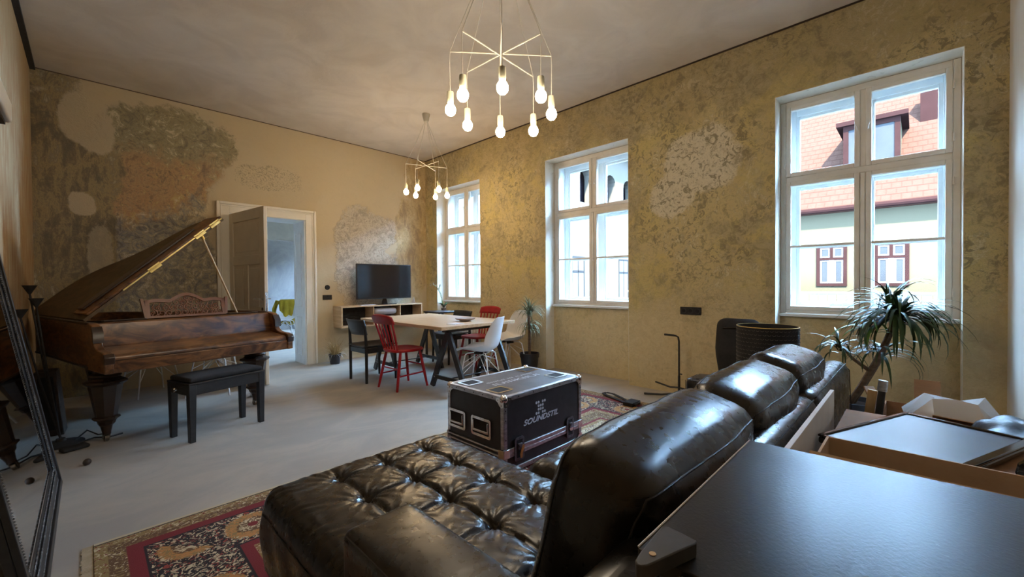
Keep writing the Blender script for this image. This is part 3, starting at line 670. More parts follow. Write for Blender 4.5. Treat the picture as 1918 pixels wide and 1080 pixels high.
# ================================================================== RUG
rg = MB().box(RX0 + .03, RX1 - .005, RY0, RY1, .0005, .009).build('rug', 'rug', bevel=.003)
tag(rg, 'large red, gold and black persian rug lying under the leather sofa', 'rug')
b = MB()
yy = RY0 + .01
while yy < RY1 - .01:
    w = random.uniform(.007, .012); b.box(RX0 - .004 - random.uniform(0, .008), RX0 + .03, yy, yy + w, .0005, .005); yy += w + .002
fr = b.build('fringe', simple('fringe_cream', (.50, .42, .30), .9, c2=(.4, .33, .22), sc=20), rg, label='short cream fringe', kind='stuff')

# ================================================================== GRAND PIANO
PW = 1.33
pn = thing('grand_piano', 'antique walnut grand piano with raised lid and carved music desk by the far wall', 'piano', (.0755, 4.02, 0), radians(13.2))
out = [(0, .34), (0, 1.80)]
def arc(cx, cy, rx, ry, a0, a1, n): return [(cx + rx * cos(radians(a0 + (a1 - a0) * i / n)), cy + ry * sin(radians(a0 + (a1 - a0) * i / n))) for i in range(n + 1)]
out += arc(.12, 1.80, .12, .14, 180, 95, 6)[1:] + [(.28, 1.975), (.40, 1.965), (.50, 1.92), (.58, 1.84), (.65, 1.73), (.71, 1.60), (.77, 1.46), (.84, 1.34), (.93, 1.22), (1.04, 1.12), (1.15, 1.04), (1.24, .96), (1.30, .86), (PW, .72), (PW, .34)]
def inset(poly, dlt):
    n = len(poly); c = (.6, 1.0); r_ = []
    for i in range(n):
        p0, p1, p2 = Vector(poly[i - 1]), Vector(poly[i]), Vector(poly[(i + 1) % n])
        n1 = Vector((-(p1 - p0).y, (p1 - p0).x)).normalized(); n2 = Vector((-(p2 - p1).y, (p2 - p1).x)).normalized(); nn = (n1 + n2)
        nn = nn.normalized() if nn.length > .2 else n1
        if nn.dot(Vector(c) - p1) < 0: nn = -nn
        r_.append(tuple(p1 + nn * dlt))
    return r_
inn = inset(out, .035)
b = MB(); n = len(out)
for i in range(n - 1):
    a0, a1, c0, c1 = out[i], out[i + 1], inn[i], inn[i + 1]
    vs = [(*a0, .59), (*a1, .59), (*c1, .59), (*c0, .59), (*a0, .93), (*a1, .93), (*c1, .93), (*c0, .93)]
    b.addv(vs, [(0, 1, 5, 4), (2, 3, 7, 6), (4, 5, 6, 7), (0, 3, 2, 1)])
b.build('rim', 'walnut', pn, angle=30)
b = MB(); b.tube([(*p, .60) for p in out], .010, 6); b.tube([(*p, .925) for p in out], .009, 6); b.build('rim_moulding', 'walnut_dark', pn)
b = MB(); b.prism(inn, .60, .63); b.build('bottom_board', 'walnut_dark', pn)
b = MB(); b.prism(inn, .80, .815); b.build('soundboard', 'pale_wood', pn)
b = MB(); b.prism(inset(out, .07), .835, .85); b.build('iron_plate', 'brass', pn, label='dull bronze coloured iron plate')
b = MB()
for k in range(7): b.beam((.10 + k * .18, .60, .865), (.12 + k * .07, 1.85 - k * .13, .865), .02, .025)
b.build('plate_bar', 'dark_wood', pn)
b = MB(); b.box(.05, PW - .05, .58, .64, .85, .895); b.build('damper_rail', 'black_paint', pn)
# keybed, key slip, fallboard, name board
b = MB(); b.box(.012, PW - .012, .02, .40, .60, .66); b.build('keybed', 'walnut', pn, bevel=.004)
b = MB(); b.box(.0, PW, 0, .030, .585, .672); b.build('key_slip', 'walnut', pn, bevel=.006)
b = MB(); b.prism([(.004, .678), (.004, .692), (.012, .706), (.030, .714), (.055, .716), (.285, .748), (.285, .678)], .052, PW - .052, 'x'); b.build('key_lid', 'walnut', pn, angle=50)
b = MB(); b.tube([(.052, .010, .676), (PW - .052, .010, .676)], .007, 6); b.build('lid_moulding', 'walnut_dark', pn)
b = MB(); b.prism([(.285, .74), (.285, .760), (.320, .915), (.345, .925), (.36, .925), (.36, .70), (.30, .70)], .045, PW - .045, 'x'); b.build('name_board', 'walnut', pn, angle=30)
prof = [(-.012, .585), (-.012, .700), (.000, .728), (.040, .738), (.13, .742), (.175, .752), (.205, .775), (.215, .81), (.212, .845), (.222, .885), (.250, .915), (.34, .930), (.36, .93), (.36, .585)]
for x0 in (-.006, PW - .044):
    b = MB(); b.prism(prof, x0, x0 + .05, 'x'); ck = b.build('cheek', 'walnut', pn, bevel=.006, angle=50)
    b = MB(); b.tube([(x0 + .025, -.014, .628), (x0 + .025, -.014, .630)], .001, 4)
    b = MB(); b.prism([(-.020, .655), (-.026, .700), (-.012, .722), (.0, .728), (.0, .655)], x0 - .004, x0 + .054, 'x'); b.build('scroll', 'walnut_dark', ck, bevel=.004)
b = MB(); b.prism([(.195, .79), (.200, .86), (.235, .905), (.25, .89), (.225, .84), (.222, .80)], -.010, .048, 'x'); b.build('bracket', 'walnut_dark', pn)
b = MB(); b.prism([(.195, .79), (.200, .86), (.235, .905), (.25, .89), (.225, .84), (.222, .80)], PW - .048, PW + .010, 'x'); b.build('bracket', 'walnut_dark', pn)
# turned, faceted legs with casters
def piano_leg(x, y):
    b = MB()
    b.lathe([(.10, .59), (.105, .575), (.10, .56), (.075, .552), (.070, .535), (.090, .525), (.095, .51), (.085, .50)], (x, y, 0), 24)
    b.lathe([(.085, .50), (.098, .485), (.125, .475), (.130, .462), (.118, .448), (.105, .44)], (x, y, 0), 8, pi / 8)
    b.lathe([(.102, .44), (.100, .43), (.066, .215), (.064, .20)], (x, y, 0), 8, pi / 8)
    b.lathe([(.064, .20), (.080, .195), (.082, .182), (.066, .172), (.056, .160), (.050, .140), (.046, .135)], (x, y, 0), 8, pi / 8)
    b.lathe([(.046, .135), (.036, .125), (.026, .075), (.026, .058)], (x, y, 0), 16)
    lg = b.build('leg', 'walnut_dark', pn, angle=25)
    c = MB(); c.cyl((x - .012, y + .012, .026), (x + .012, y + .012, .026), .026, n=16); c.build('caster', 'caster_metal', lg)
    c = MB(); c.beam((x - .018, y, .075), (x - .018, y + .012, .022), .006, .02); c.beam((x + .018, y, .075), (x + .018, y + .012, .022), .006, .02); c.box(x - .02, x + .02, y - .012, y + .012, .055, .062); c.build('caster_fork', 'caster_metal', lg)
piano_leg(.115, .445); piano_leg(PW - .115, .445); piano_leg(.40, 1.76)
# music desk
MA = Matrix.Translation((.385, .50, .925)) @ Matrix.Rotation(radians(-14), 4, 'X')
MWd, MH = .60, .165
def crest(t):                                                     # t 0..1 -> height
    c_ = abs(t - .5) * 2
    return MH + .050 * max(0, 1 - (c_ / .42) ** 2) ** .8 + .006 * cos(c_ * 9) - .004
b = MB(); T = [i / 40 for i in range(41)]
for i in range(40):
    x0, x1 = T[i] * MWd, T[i + 1] * MWd; z0, z1 = crest(T[i]), crest(T[i + 1])
    vs = [(x0, -.009, z0 - .028), (x1, -.009, z1 - .028), (x1, -.009, z1), (x0, -.009, z0), (x0, .009, z0 - .028), (x1, .009, z1 - .028), (x1, .009, z1), (x0, .009, z0)]
    b.addv([MA @ Vector(q) for q in vs], [(0, 1, 2, 3), (7, 6, 5, 4), (3, 2, 6, 7), (0, 4, 5, 1)])
b.box(0, .030, -.009, .009, 0, MH - .01, MA); b.box(MWd - .030, MWd, -.009, .009, 0, MH - .01, MA); b.box(.03, MWd - .03, -.009, .009, 0, .018, MA)
b.beam(MA @ Vector((0, .0, 0)), MA @ Vector((-.018, 0, MH + .005)), .02, .022, (0, 1, 0)); b.beam(MA @ Vector((MWd, .0, 0)), MA @ Vector((MWd + .018, 0, MH + .005)), .02, .022, (0, 1, 0))
md = b.build('music_desk', 'carved', pn)
b = MB(); random.seed(3)
def spiral(cx, cz, r0, turns, a0, sg):
    k = 16; return [MA @ Vector((cx + r0 * (1 - .82 * i / k) * cos(a0 + sg * turns * 2 * pi * i / k), random.uniform(-.002, .002), cz + r0 * (1 - .82 * i / k) * sin(a0 + sg * turns * 2 * pi * i / k))) for i in range(k + 1)]
for row in range(3):
    for k in range(10 - row % 2):
        cx = .055 + k * .0545 + (row % 2) * .027; cz = .040 + row * .046
        if cz < crest(cx / MWd) - .035: b.tube(spiral(cx, cz, .030, 1.35, random.uniform(0, 6), 1 if (k + row) % 2 else -1), .0048, 5)
for k in range(3): b.tube(spiral(.26 + k * .04, .155 + (k == 1) * .012, .022, 1.2, k * 2, 1 if k % 2 else -1), .0045, 5)
for k in range(14): 
    x = .04 + k * .04; b.tube([MA @ Vector((x, 0, .015)), MA @ Vector((x + .02, .001, .05)), MA @ Vector((x + .005, 0, .09)), MA @ Vector((x + .025, 0, .13))], .0042, 5)
b.build('fretwork', 'carved', md, kind='stuff')
for k in (.10, PW - .36): MB().box(k, k + .26, .40, .46, .925, .937).build('candle_slide', 'walnut_dark', pn, bevel=.003)
# lid, hinged along the bass side, raised
LA = radians(43); LI = Matrix.Translation((0, 0, .945)) @ Matrix.Rotation(-LA, 4, 'Y')
lid_o = [(p[0] * .955 if p[0] > 0 else -.01, p[1]) for p in out]; lid_o[0] = (-.01, .36); lid_o[-1] = (PW * .945, .36)
b = MB(); b.addv([LI @ Vector((x, y, 0)) for x, y in lid_o] + [LI @ Vector((x, y, .022)) for x, y in lid_o], [tuple(range(n)), tuple(range(n, 2 * n))] + [(i, (i + 1) % n, n + (i + 1) % n, n + i) for i in range(n)])
ld = b.build('lid', 'lid_wood', pn, angle=25)
b = MB(); b.box(.03, PW * .945, .362, .66, .024, .044, LI); fl = b.build('folded_flap', 'walnut', ld, bevel=.004)
b = MB(); b.box(.06, PW * .80, .50, .62, .044, .062, LI); b.build('flap_batten', 'walnut_dark', fl, bevel=.004, label='long dark batten')
for k in (.52, .96, 1.12):
    b = MB(); b.box(k, k + .10, .350, .362, .004, .040, LI); b.cyl(LI @ Vector((k, .352, .024)), LI @ Vector((k + .10, .352, .024)), .006); b.build('hinge', 'brass', ld)
b = MB(); b.box(.3, PW * .94, .356, .361, .018, .028, LI); b.build('edge_strip', 'brass', ld)
st0 = LI @ Vector((1.02, .38, 0)); b = MB(); b.tube([st0, (1.075, .48, .93)], .009, 8); ps = b.build('prop_stick', 'pine', pn, label='light wooden prop stick')
MB().cyl(st0 + Vector((-.01, 0, .02)), st0 + Vector((.015, 0, -.03)), .013).build('ferrule', 'brass', ps)

# ================================================================== PIANO BENCH
bn = thing('piano_bench', 'black piano bench with padded seat in front of the grand piano', 'bench', (.752, 4.165, 0), radians(17.5))
bl, bw = .285, .155
for sx in (-1, 1):
    for sy in (-1, 1):
        b = MB(); x, y = sx * (bl - .02), sy * (bw - .02); k = .026
        b.addv([(x - k * .75, y - k * .75, 0), (x + k * .75, y - k * .75, 0), (x + k * .75, y + k * .75, 0), (x - k * .75, y + k * .75, 0), (x - k, y - k, .44), (x + k, y - k, .44), (x + k, y + k, .44), (x - k, y + k, .44)], [(3, 2, 1, 0), (4, 5, 6, 7), (0, 1, 5, 4), (1, 2, 6, 5), (2, 3, 7, 6), (3, 0, 4, 7)])
        b.build('leg', 'black_paint', bn, bevel=.004)
b = MB(); b.box(-bl + .01, bl - .01, -bw, -bw + .02, .36, .44); b.box(-bl + .01, bl - .01, bw - .02, bw, .36, .44); b.box(-bl, -bl + .02, -bw + .01, bw - .01, .36, .44); b.box(bl - .02, bl, -bw + .01, bw - .01, .36, .44); b.build('apron', 'black_paint', bn, bevel=.003)
b = MB(); b.box(-bl - .008, bl + .008, -bw - .008, bw + .008, .44, .455); b.build('seat_frame', 'black_paint', bn, bevel=.004)
b = MB(); b.rbox(-bl + .005, bl - .005, -bw + .005, bw - .005, .455, .492, .016, 8, (0, 0, .018)); b.build('padded_seat', 'black_fabric', bn, angle=60)
b = MB(); b.cyl((-bl + .005, 0, .40), (-bl - .03, 0, .40), .006); b.cyl((-bl - .03, 0, .40), (-bl - .04, 0, .40), .018); b.build('height_knob', 'chrome', bn)

# ================================================================== FLOOR LAMP, DARK PANEL, DOORSTOP
fl = thing('floor_lamp', 'black floor lamp with three slim stems ending in upturned cone shades', 'floor lamp', (-.16, 4.64, 0))
MB().lathe([(.13, 0), (.13, .012), (.03, .03), (.025, .05)], n=24).build('base', 'black_matte', fl)
for (tx, ty, tz) in ((-.140, .04, 1.20), (-.105, -.03, 1.105), (-.185, .02, 1.025)):
    b = MB(); b.tube([(0, 0, .04), (tx * .55, ty * .6, tz * .5), (tx, ty, tz - .05)], .006, 8); s_ = b.build('stem', 'black_matte', fl)
    b = MB(); b.lathe([(.007, -.055), (.012, -.045), (.040, .010), (.038, .010), (.010, -.040)], (tx, ty, tz), 20); b.build('cone_shade', 'black_matte', s_)
dp = thing('speaker_cabinet', 'narrow dark wooden cabinet standing behind the mirror by the left wall', 'cabinet', (-.235, 4.95, 0), radians(-4))
b = MB(); b.prism([(-.075, 0), (.085, 0), (.045, .52), (-.075, .52)], 0, .2, 'y'); b.build('body', 'dark_wood', dp, bevel=.006)
b = MB(); b.prism([(-.055, .05), (.060, .05), (.030, .48), (-.055, .48)], -.008, 0, 'y'); b.build('grille', 'black_fabric', dp, bevel=.003)
b = MB()
for pts in ([(-.08, 4.55, .01), (.02, 4.62, .012), (.10, 4.56, .01), (.18, 4.60, .01)], [(-.10, 4.60, .012), (-.02, 4.70, .06), (.04, 4.66, .02), (.10, 4.68, .01)]):
    b.tube(pts, .006, 6)
o = b.build('cable', 'black_matte'); tag(o, 'loose black cable on the floor at the foot of the floor lamp', 'cable')
b = MB(); b.rbox(.0, .15, -.04, .04, .001, .03, .014, 4, mat=Matrix.Translation((-.155, 4.40, 0)) @ Matrix.Rotation(.35, 4, 'Z')); o = b.build('pedal', 'black_matte'); tag(o, 'flat black foot pedal on the floor near the left piano leg', 'pedal')
o = MB().lathe([(.034, .0), (.040, .012), (.042, .04), (.034, .075), (.018, .10), (.012, .125), (.016, .14), (.006, .155)], (0, 0, 0), 16).build('doorstop', 'chrome'); o.location = (1.235, 5.10, 0); tag(o, 'small dark silver pear-shaped doorstop behind the right piano leg', 'doorstop')
o = MB().ball((0, 0, .022), .022, 12).build('rubber_ball', 'dark_wood'); o.location = (-.02, 3.98, 0); tag(o, 'small dark ball on the floor behind the mirror frame corner', 'ball')

# ================================================================== LEANING MIRROR
mr = thing('leaning_mirror', 'huge leaning mirror in a black beaded frame against the left wall', 'mirror', (-.140, 0, 0))
ML = 1.47; Y0, Y1 = 2.16, 3.74; lean = atan2(.235, ML)
RM = Matrix.Rotation(-lean, 4, 'Y')                           # local z up the frame
def mring(b, y0, y1, z1, w, x0, x1):
    b.box(x0, x1, y0, y0 + w, 0, z1, RM); b.box(x0, x1, y1 - w, y1, 0, z1, RM); b.box(x0, x1, y0 + w, y1 - w, 0, w, RM); b.box(x0, x1, y0 + w, y1 - w, z1 - w, z1, RM)
b = MB(); b.box(-.010, -.006, Y0 + .10, Y1 - .10, .10, ML - .10, RM); b.build('mirror_glass', 'mirror', mr)
for y0, y1, z0, z1, nm in ((Y0, Y0 + .135, 0, ML, 0), (Y1 - .135, Y1, 0, ML, 0), (Y0 + .135, Y1 - .135, 0, .135, 1), (Y0 + .135, Y1 - .135, ML - .135, ML, 1)):
    b = MB()
    if nm == 0:
        b.box(-.03, -.004, y0, y1, z0, z1, RM); out_y = y0 if y0 == Y0 else y1; sg = 1 if y0 == Y0 else -1
        b.box(-.004, .016, min(out_y, out_y + sg * .035), max(out_y, out_y + sg * .035), z0, z1, RM); b.box(-.004, .006, min(out_y + sg * .045, out_y + sg * .085), max(out_y + sg * .045, out_y + sg * .085), z0, z1, RM)
    else:
        b.box(-.03, -.004, y0, y1, z0, z1, RM); oz = 0 if z0 == 0 else ML; sg = 1 if z0 == 0 else -1
        b.box(-.004, .016, y0 - .10, y1 + .10, min(oz, oz + sg * .035), max(oz, oz + sg * .035), RM); b.box(-.004, .006, y0 - .06, y1 + .06, min(oz + sg * .045, oz + sg * .085), max(oz + sg * .045, oz + sg * .085), RM)
    b.build('frame_side', 'black_paint', mr, bevel=.003)
g = G('rubbed_black'); v = g.obj(); n_ = g.noise(g.scale(v, (1, 1, 1)), 30, 5, .7, 1); MRB = g.pbr(g.mix(g.step(n_, .5, .62), (.012, .012, .013), (.17, .17, .165)), .5)
b = MB(); rr_ = .0048
def bead(y, z): 
    p = RM @ Vector((.004 if abs(y - Y0) > .02 and abs(y - Y1) > .02 and z > .02 and z < ML - .02 else .014, y, z)); b.addv([p + Vector(q) * rr_ for q in ((1, 0, 0), (-1, 0, 0), (0, 1, 0), (0, -1, 0), (0, 0, 1), (0, 0, -1))], [(0, 2, 4), (2, 1, 4), (1, 3, 4), (3, 0, 4), (2, 0, 5), (1, 2, 5), (3, 1, 5), (0, 3, 5)])
for off in (.040, .092, .128):
    z = off
    while z < ML - off: bead(Y0 + off, z); bead(Y1 - off, z); z += .0115
    y = Y0 + off
    while y < Y1 - off: bead(y, off); bead(y, ML - off); y += .0115
b.build('beading', MRB, mr, kind='stuff')
# unseen-corner unit high on the left wall
ac = thing('air_conditioner', 'white wall unit high up on the left wall', 'air conditioner', (L, 3.1, 0))
b = MB(); b.rbox(0, .14, -.80, .08, 2.0, 2.10, .012, 3); b.build('housing', 'white_plastic', ac)
MB().box(.02, .12, -.78, .06, 1.985, 1.999).build('air_outlet', 'black_matte', ac)
# ================================================================== PENDANT CLUSTERS
def chandelier(cx, cy, zr, drop, Rr, arms, a0, label, bulbmat, zs):
    t = thing('pendant_cluster_lamp', label, 'chandelier', (cx, cy, 0), 0, None)
    b = MB(); b.lathe([(.052, H), (.050, H - .02), (.032, H - .10), (.030, H - .10)], n=20); b.build('canopy', 'rod_cream', t)
    for k in range(arms):
        an = a0 + pi * k / arms; dx, dy = cos(an) * Rr, sin(an) * Rr; dz = (k - arms / 2) * .012
        MB().cyl((dx, dy, zr + dz), (-dx, -dy, zr - dz * .3), .0042, n=8).build('spreader_rod', 'rod_cream', t)
        for sg in (1, -1):
            x, y = dx * sg, dy * sg; z0 = zr + (dz if sg == 1 else -dz * .3); zb = z0 - drop + random.uniform(-.01, .01)
            b = MB(); b.tube([(x * .06, y * .06, H - .10), (x * .5, y * .5, (H - .1 + z0) / 2), (x, y, z0 + .004), (x * 1.01, y * 1.01, z0 - .06), (x, y, zb + .09)], .0023, 6); b.build('cord', 'rod_cream', t)
            b = MB(); b.lathe([(.010, .105), (.019, .102), (.0205, .09), (.0205, .045), (.018, .035)], (x, y, zb), 16); hd = b.build('lamp_holder', 'bulb_cap', t)
            b = MB(); b.lathe([(.013, .036), (.015, .028), (.024, .018), (.031, .004), (.0325, -.010), (.029, -.026), (.018, -.039), (.002, -.044)], (x, y, zb), 16); b.build('bulb', bulbmat, hd)
    return t
chandelier(1.79, 1.83, 2.60, .345, .31, 4, radians(2), 'white rod pendant lamp with eight lit bulbs, near the camera above the flight case', 'bulb', 0)
chandelier(3.20, 4.71, 2.785, .36, .27, 3, radians(-30), 'smaller-looking white rod pendant lamp with six warm bulbs over the dining table', 'bulb_far', 0)

# ================================================================== DINING TABLE ON TRESTLES
tb = thing('trestle_table', 'oak topped dining table on two black wooden trestles', 'table')
MB().box(2.59, 3.70, 3.572, 5.42, .704, .74).build('tabletop', 'oak', tb, bevel=.003)
def trestle(yc):
    t = thing('trestle', None, None, kind='x'); del t['kind']; t.parent = tb
    tr = MB().box(2.74, 3.56, yc - .035, yc + .035, .66, .703).build('top_beam', 'black_paint', t, bevel=.004)
    for x in (2.80, 3.49):
        for sg in (-1, 1):
            b = MB(); b.beam((x + sg * .012, yc + sg * .015, .66), (x + sg * .012, yc + sg * .33, .0), .03, .075, (0, 1, 0))
            for i, q in enumerate(b.v): b.v[i] = (q[0], q[1], max(0, q[2]))
            b.build('leg', 'black_paint', t, bevel=.003)
        MB().beam((x, yc - .27, .13), (x, yc + .27, .13), .022, .045).build('cross_bar', 'black_paint', t, bevel=.003)
        b = MB(); b.cyl((x - .032, yc + .23, .135), (x - .022, yc + .23, .135), .008); b.build('bolt', 'chrome', t)
    MB().cyl((2.80, yc, .135), (3.49, yc, .135), .007).build('steel_rod', 'black_paint', t)
trestle(3.735); trestle(5.12)
o = MB().box(-.09, .09, -.06, .06, .7405, .7445).build('notepad', 'paper'); o.location = (2.92, 3.76, 0); o.rotation_euler = (0, 0, .3); tag(o, 'white notepad lying near the front corner of the table top', 'notepad')
b = MB(); b.lathe([(.03, .741), (.05, .743), (.115, .765), (.125, .778), (.119, .778), (.05, .750), (.01, .748)], (0, 0, 0), 24)
o = b.build('dish', 'pillow_grey'); o.location = (3.22, 3.95, 0); tag(o, 'shallow grey dish on the oak table top', 'dish')

# ================================================================== RED SPINDLE CHAIRS (front is +y in local space)
def red_chair():
    t = thing('red_chair', '', 'chair')
    b = MB(); pts = []
    for i in range(28):
        a = 2 * pi * i / 28; rx, ry = .205, .205
        pts.append((rx * abs(cos(a)) ** .7 * (1 if cos(a) > 0 else -1) * (1.0 + .04 * sin(a)), ry * abs(sin(a)) ** .7 * (1 if sin(a) > 0 else -1)))
    b.prism(pts, .425, .455); b.build('seat', 'red_paint', t, bevel=.012, seg=3)
    for sx in (-1, 1):
        for y0, y1, n_ in ((.13, .20, 0), (-.13, -.21, 0)):
            b = MB(); b.tube([(sx * .14, y0, .43), (sx * .165, y0 + (y1 - y0) * .5, .22), (sx * .19, y1, 0)], [.015, .018, .013], 10); b.build('leg', 'red_paint', t)
        MB().tube([(sx * .170, .175, .17), (sx * .172, -.18, .16)], .009, 8).build('stretcher', 'red_paint', t)
    MB().tube([(-.166, .168, .25), (.166, .168, .25)], .009, 8).build('stretcher', 'red_paint', t)
    MB().tube([(-.168, -.172, .24), (.168, -.172, .24)], .009, 8).build('stretcher', 'red_paint', t)
    for k in range(6):
        f = (k - 2.5) / 2.5; b = MB(); b.tube([(f * .135, -.165, .45), (f * .155, -.205, .60), (f * .175, -.255, .765)], [.008, .010, .008] if abs(f) < 1 else [.011, .013, .011], 8); b.build('spindle', 'red_paint', t)
    b = MB()
    def fn(u_, v_):
        x = (u_ - .5) * .41; yb = -.245 - .035 * (1 - (2 * u_ - 1) ** 2) - v_ * .035; zz = .755 + v_ * (.105 - .028 * abs(2 * u_ - 1) ** 3); return (x, yb, zz)
    b.grid(fn, 14, 4); b.build('crest_rail', 'red_paint', t, solid=.018, bevel=0)
    return t
rc = red_chair(); rc['label'] = 'red wooden spindle-back chair at the near long side of the table'; rc.location = (2.575, 4.31, 0); rc.rotation_euler = (0, 0, radians(-87))
r2 = copy_tree(rc); r2['label'] = 'red wooden chair on the window side of the table, mostly hidden behind the white chair'; r2.location = (3.90, 4.52, 0); r2.rotation_euler = (0, 0, radians(92))
for c_ in (rc, r2): c_['group'] = 'red spindle chairs at the table'

# ================================================================== BLACK CHAIRS
def black_chair():
    t = thing('black_chair', '', 'chair')
    for sx in (-1, 1):
        b = MB(); b.tube([(sx * .20, -.20, 0), (sx * .20, -.20, .45), (sx * .195, -.215, .72)], [.017, .020, .015], 8); b.build('leg', 'black_paint', t)
        b = MB(); b.tube([(sx * .20, .20, 0), (sx * .195, .19, .42)], [.016, .020], 8); b.build('leg', 'black_paint', t)
    b = MB(); b.box(-.18, .18, .17, .20, .36, .42); b.box(-.18, .18, -.21, -.18, .36, .42); b.box(-.21, -.18, -.18, .17, .36, .42); b.box(.18, .21, -.18, .17, .36, .42); b.build('seat_frame', 'black_paint', t, bevel=.003)
    b = MB(); b.grid(lambda u_, v_: ((u_ - .5) * .44, (v_ - .5) * .43, .432 + .016 * (2 * u_ - 1) ** 2), 8, 6); b.build('seat', 'black_paint', t, solid=.016)
    b = MB(); b.grid(lambda u_, v_: ((u_ - .5) * (.40 + .04 * v_), -.185 - .05 * (1 - (2 * u_ - 1) ** 2) - v_ * .055, .585 + v_ * .185), 12, 5); b.build('backrest', 'black_paint', t, solid=.014)
    return t
bc = black_chair(); bc['label'] = 'black wooden chair at the far end of the near long side, by the tv shelf'; bc.location = (2.525, 4.945, 0); bc.rotation_euler = (0, 0, radians(-88))
b2 = copy_tree(bc); b2['label'] = 'black wooden chair on the window side of the table, seen through the trestle legs'; b2.location = (3.90, 5.13, 0); b2.rotation_euler = (0, 0, radians(90))
for c_ in (bc, b2): c_['group'] = 'black wooden chairs at the table'

# ================================================================== WHITE SHELL CHAIRS
def shell_chair(wirelabel=None, shellmat='white_plastic'):
    t = thing('shell_chair', '', 'chair')
    cl = [(.235, .425), (.215, .445), (.15, .440), (.05, .425), (-.06, .418), (-.14, .430), (-.195, .475), (-.225, .56), (-.245, .65), (-.262, .74), (-.275, .805), (-.280, .82)]
    hw = [.175, .195, .215, .225, .23, .228, .222, .212, .200, .182, .150, .115]
    cu = [.004, .018, .045, .065, .085, .105, .115, .105, .085, .060, .035, .02]
    def fn(u_, v_):
        f = v_ * (len(cl) - 1); i = min(int(f), len(cl) - 2); q = f - i; q2 = q
        L_ = lambda A: A[i] * (1 - q2) + A[i + 1] * q2
        y = cl[i][0] * (1 - q) + cl[i + 1][0] * q; z = cl[i][1] * (1 - q) + cl[i + 1][1] * q
        w_ = 2 * u_ - 1; lift = L_(cu) * abs(w_) ** 2.6; s_ = min(1, max(0, (v_ - .38) / .3)); nx, nz = (s_, 1 - s_ * .9)
        return (w_ * L_(hw), y + lift * nx * 1.0, z + lift * nz)
    b = MB(); b.grid(fn, 20, 33); sh = b.build('seat_shell', shellmat, t, angle=180, solid=.007)
    s_ = sh.modifiers.new('sub', 'SUBSURF'); s_.levels = 1; s_.render_levels = 1
    for sx in (-1, 1):
        for sy in (-1, 1):
            b = MB(); b.tube([(sx * .05, sy * .06, .408), (sx * .12, sy * .11, .405), (sx * .145, sy * .128, .385), (sx * .205, sy * .19, 0)], .0075, 8); b.build('leg', 'white_metal', t)
        b = MB(); b.tube([(sx * .158, -.142, .30), (0, sx * .03, .385), (sx * .185, .168, .15)], .0042, 6); b.build('wire_strut', 'white_metal', t)
        b = MB(); b.tube([(sx * .185, -.168, .15), (0, sx * -.02, .395), (sx * .158, .142, .30)], .0042, 6); b.build('wire_strut', 'white_metal', t)
        b = MB(); b.tube([(.17 * sx, .155, .23), (.04, .14 * sx * 0, .37), (-.04 * sx, -.10, .40)], .0042, 6); b.build('wire_strut', 'white_metal', t)
    b = MB(); b.cyl((-.06, .05, .40), (-.06, -.05, .40), .012); b.cyl((.06, .05, .40), (.06, -.05, .40), .012); b.box(-.07, .07, -.05, .05, .402, .41); b.build('mount_block', 'black_matte', t)
    return t
sc = shell_chair(); sc['label'] = 'white plastic shell chair at the near end of the table, behind the flight case'; sc.location = (3.17, 3.62, 0); sc.rotation_euler = (0, 0, radians(27))
s2 = copy_tree(sc); s2['label'] = 'white plastic shell chair further right, near the potted plant in front of the wall'; s2.location = (3.98, 3.98, 0); s2.rotation_euler = (0, 0, radians(80))
s3 = copy_tree(sc); s3['label'] = 'white wire-legged chair whose legs show under the left half of the piano'; s3.location = (.48, 6.10, 0); s3.rotation_euler = (0, 0, radians(20))
s4 = shell_chair(shellmat='black_matte'); s4['label'] = 'dark shell chair with white wire legs seen under the piano above the bench'; s4.location = (.98, 5.62, 0); s4.rotation_euler = (0, 0, radians(-30))
for c_ in (sc, s2, s3): c_['group'] = 'white shell chairs'

# ================================================================== TV, SHELF, PILLOWS
sh = thing('wall_shelf_cabinet', 'long oak wall shelf with open black compartments under the tv', 'tv shelf', (2.68, D, 0))
sx1, sy0, z0, z1 = 1.44, -.30, .530, .862
MB().box(0, sx1, sy0, -.001, z1 - .022, z1).build('top_board', 'oak_x', sh, bevel=.002)
MB().box(0, sx1, sy0, -.001, z0, z0 + .022).build('bottom_board', 'oak_x', sh, bevel=.002)
MB().box(0, .022, sy0, -.001, z0 + .022, z1 - .022).build('side_board', 'oak', sh); MB().box(sx1 - .022, sx1, sy0, -.001, z0 + .022, z1 - .022).build('side_board', 'oak', sh)
for x in (.52, 1.00): MB().box(x, x + .014, sy0 + .004, -.012, z0 + .022, z1 - .022).build('divider', 'oak', sh)
MB().box(.022, sx1 - .022, -.012, -.002, z0 + .022, z1 - .022).build('back_panel', 'black_matte', sh)
for k, (zz, mt, nm) in enumerate(((.553, 'pillow_pink', 'pale pink pillow, lower of the two stuffed in the shelf compartment'), (.690, 'pillow_grey', 'grey pillow on top of the pink one in the shelf compartment'))):
    b = MB(); b.rbox(-.20, .20, -.115, .115, -.05, .05, .048, 8, (.0, .0, .010)); o = b.build('pillow', mt, angle=80); o.location = (2.68 + .765, D - .16, zz + .062); o.rotation_euler = (0, 0, radians(2 - 4 * k)); tag(o, nm, 'pillow')
b = MB(); random.seed(5)
path = [(.12 + .12 * cos(i * .7) + .001 * i, -.15 + .05 * sin(i * 1.3), .57 + .006 * i) for i in range(26)]
b.tube(path, .006, 6); o = b.build('cable', 'black_matte'); o.location = (2.72, D, 0); tag(o, 'tangle of black cable inside the left shelf compartment', 'cable')
tv = thing('television', 'flat black television standing on the oak wall shelf', 'tv', (3.455, D - .20, .862), radians(-1))
b = MB(); b.box(-.485, .485, -.018, .018, .095, .665); b.build('screen_housing', 'black_paint', tv, bevel=.004)
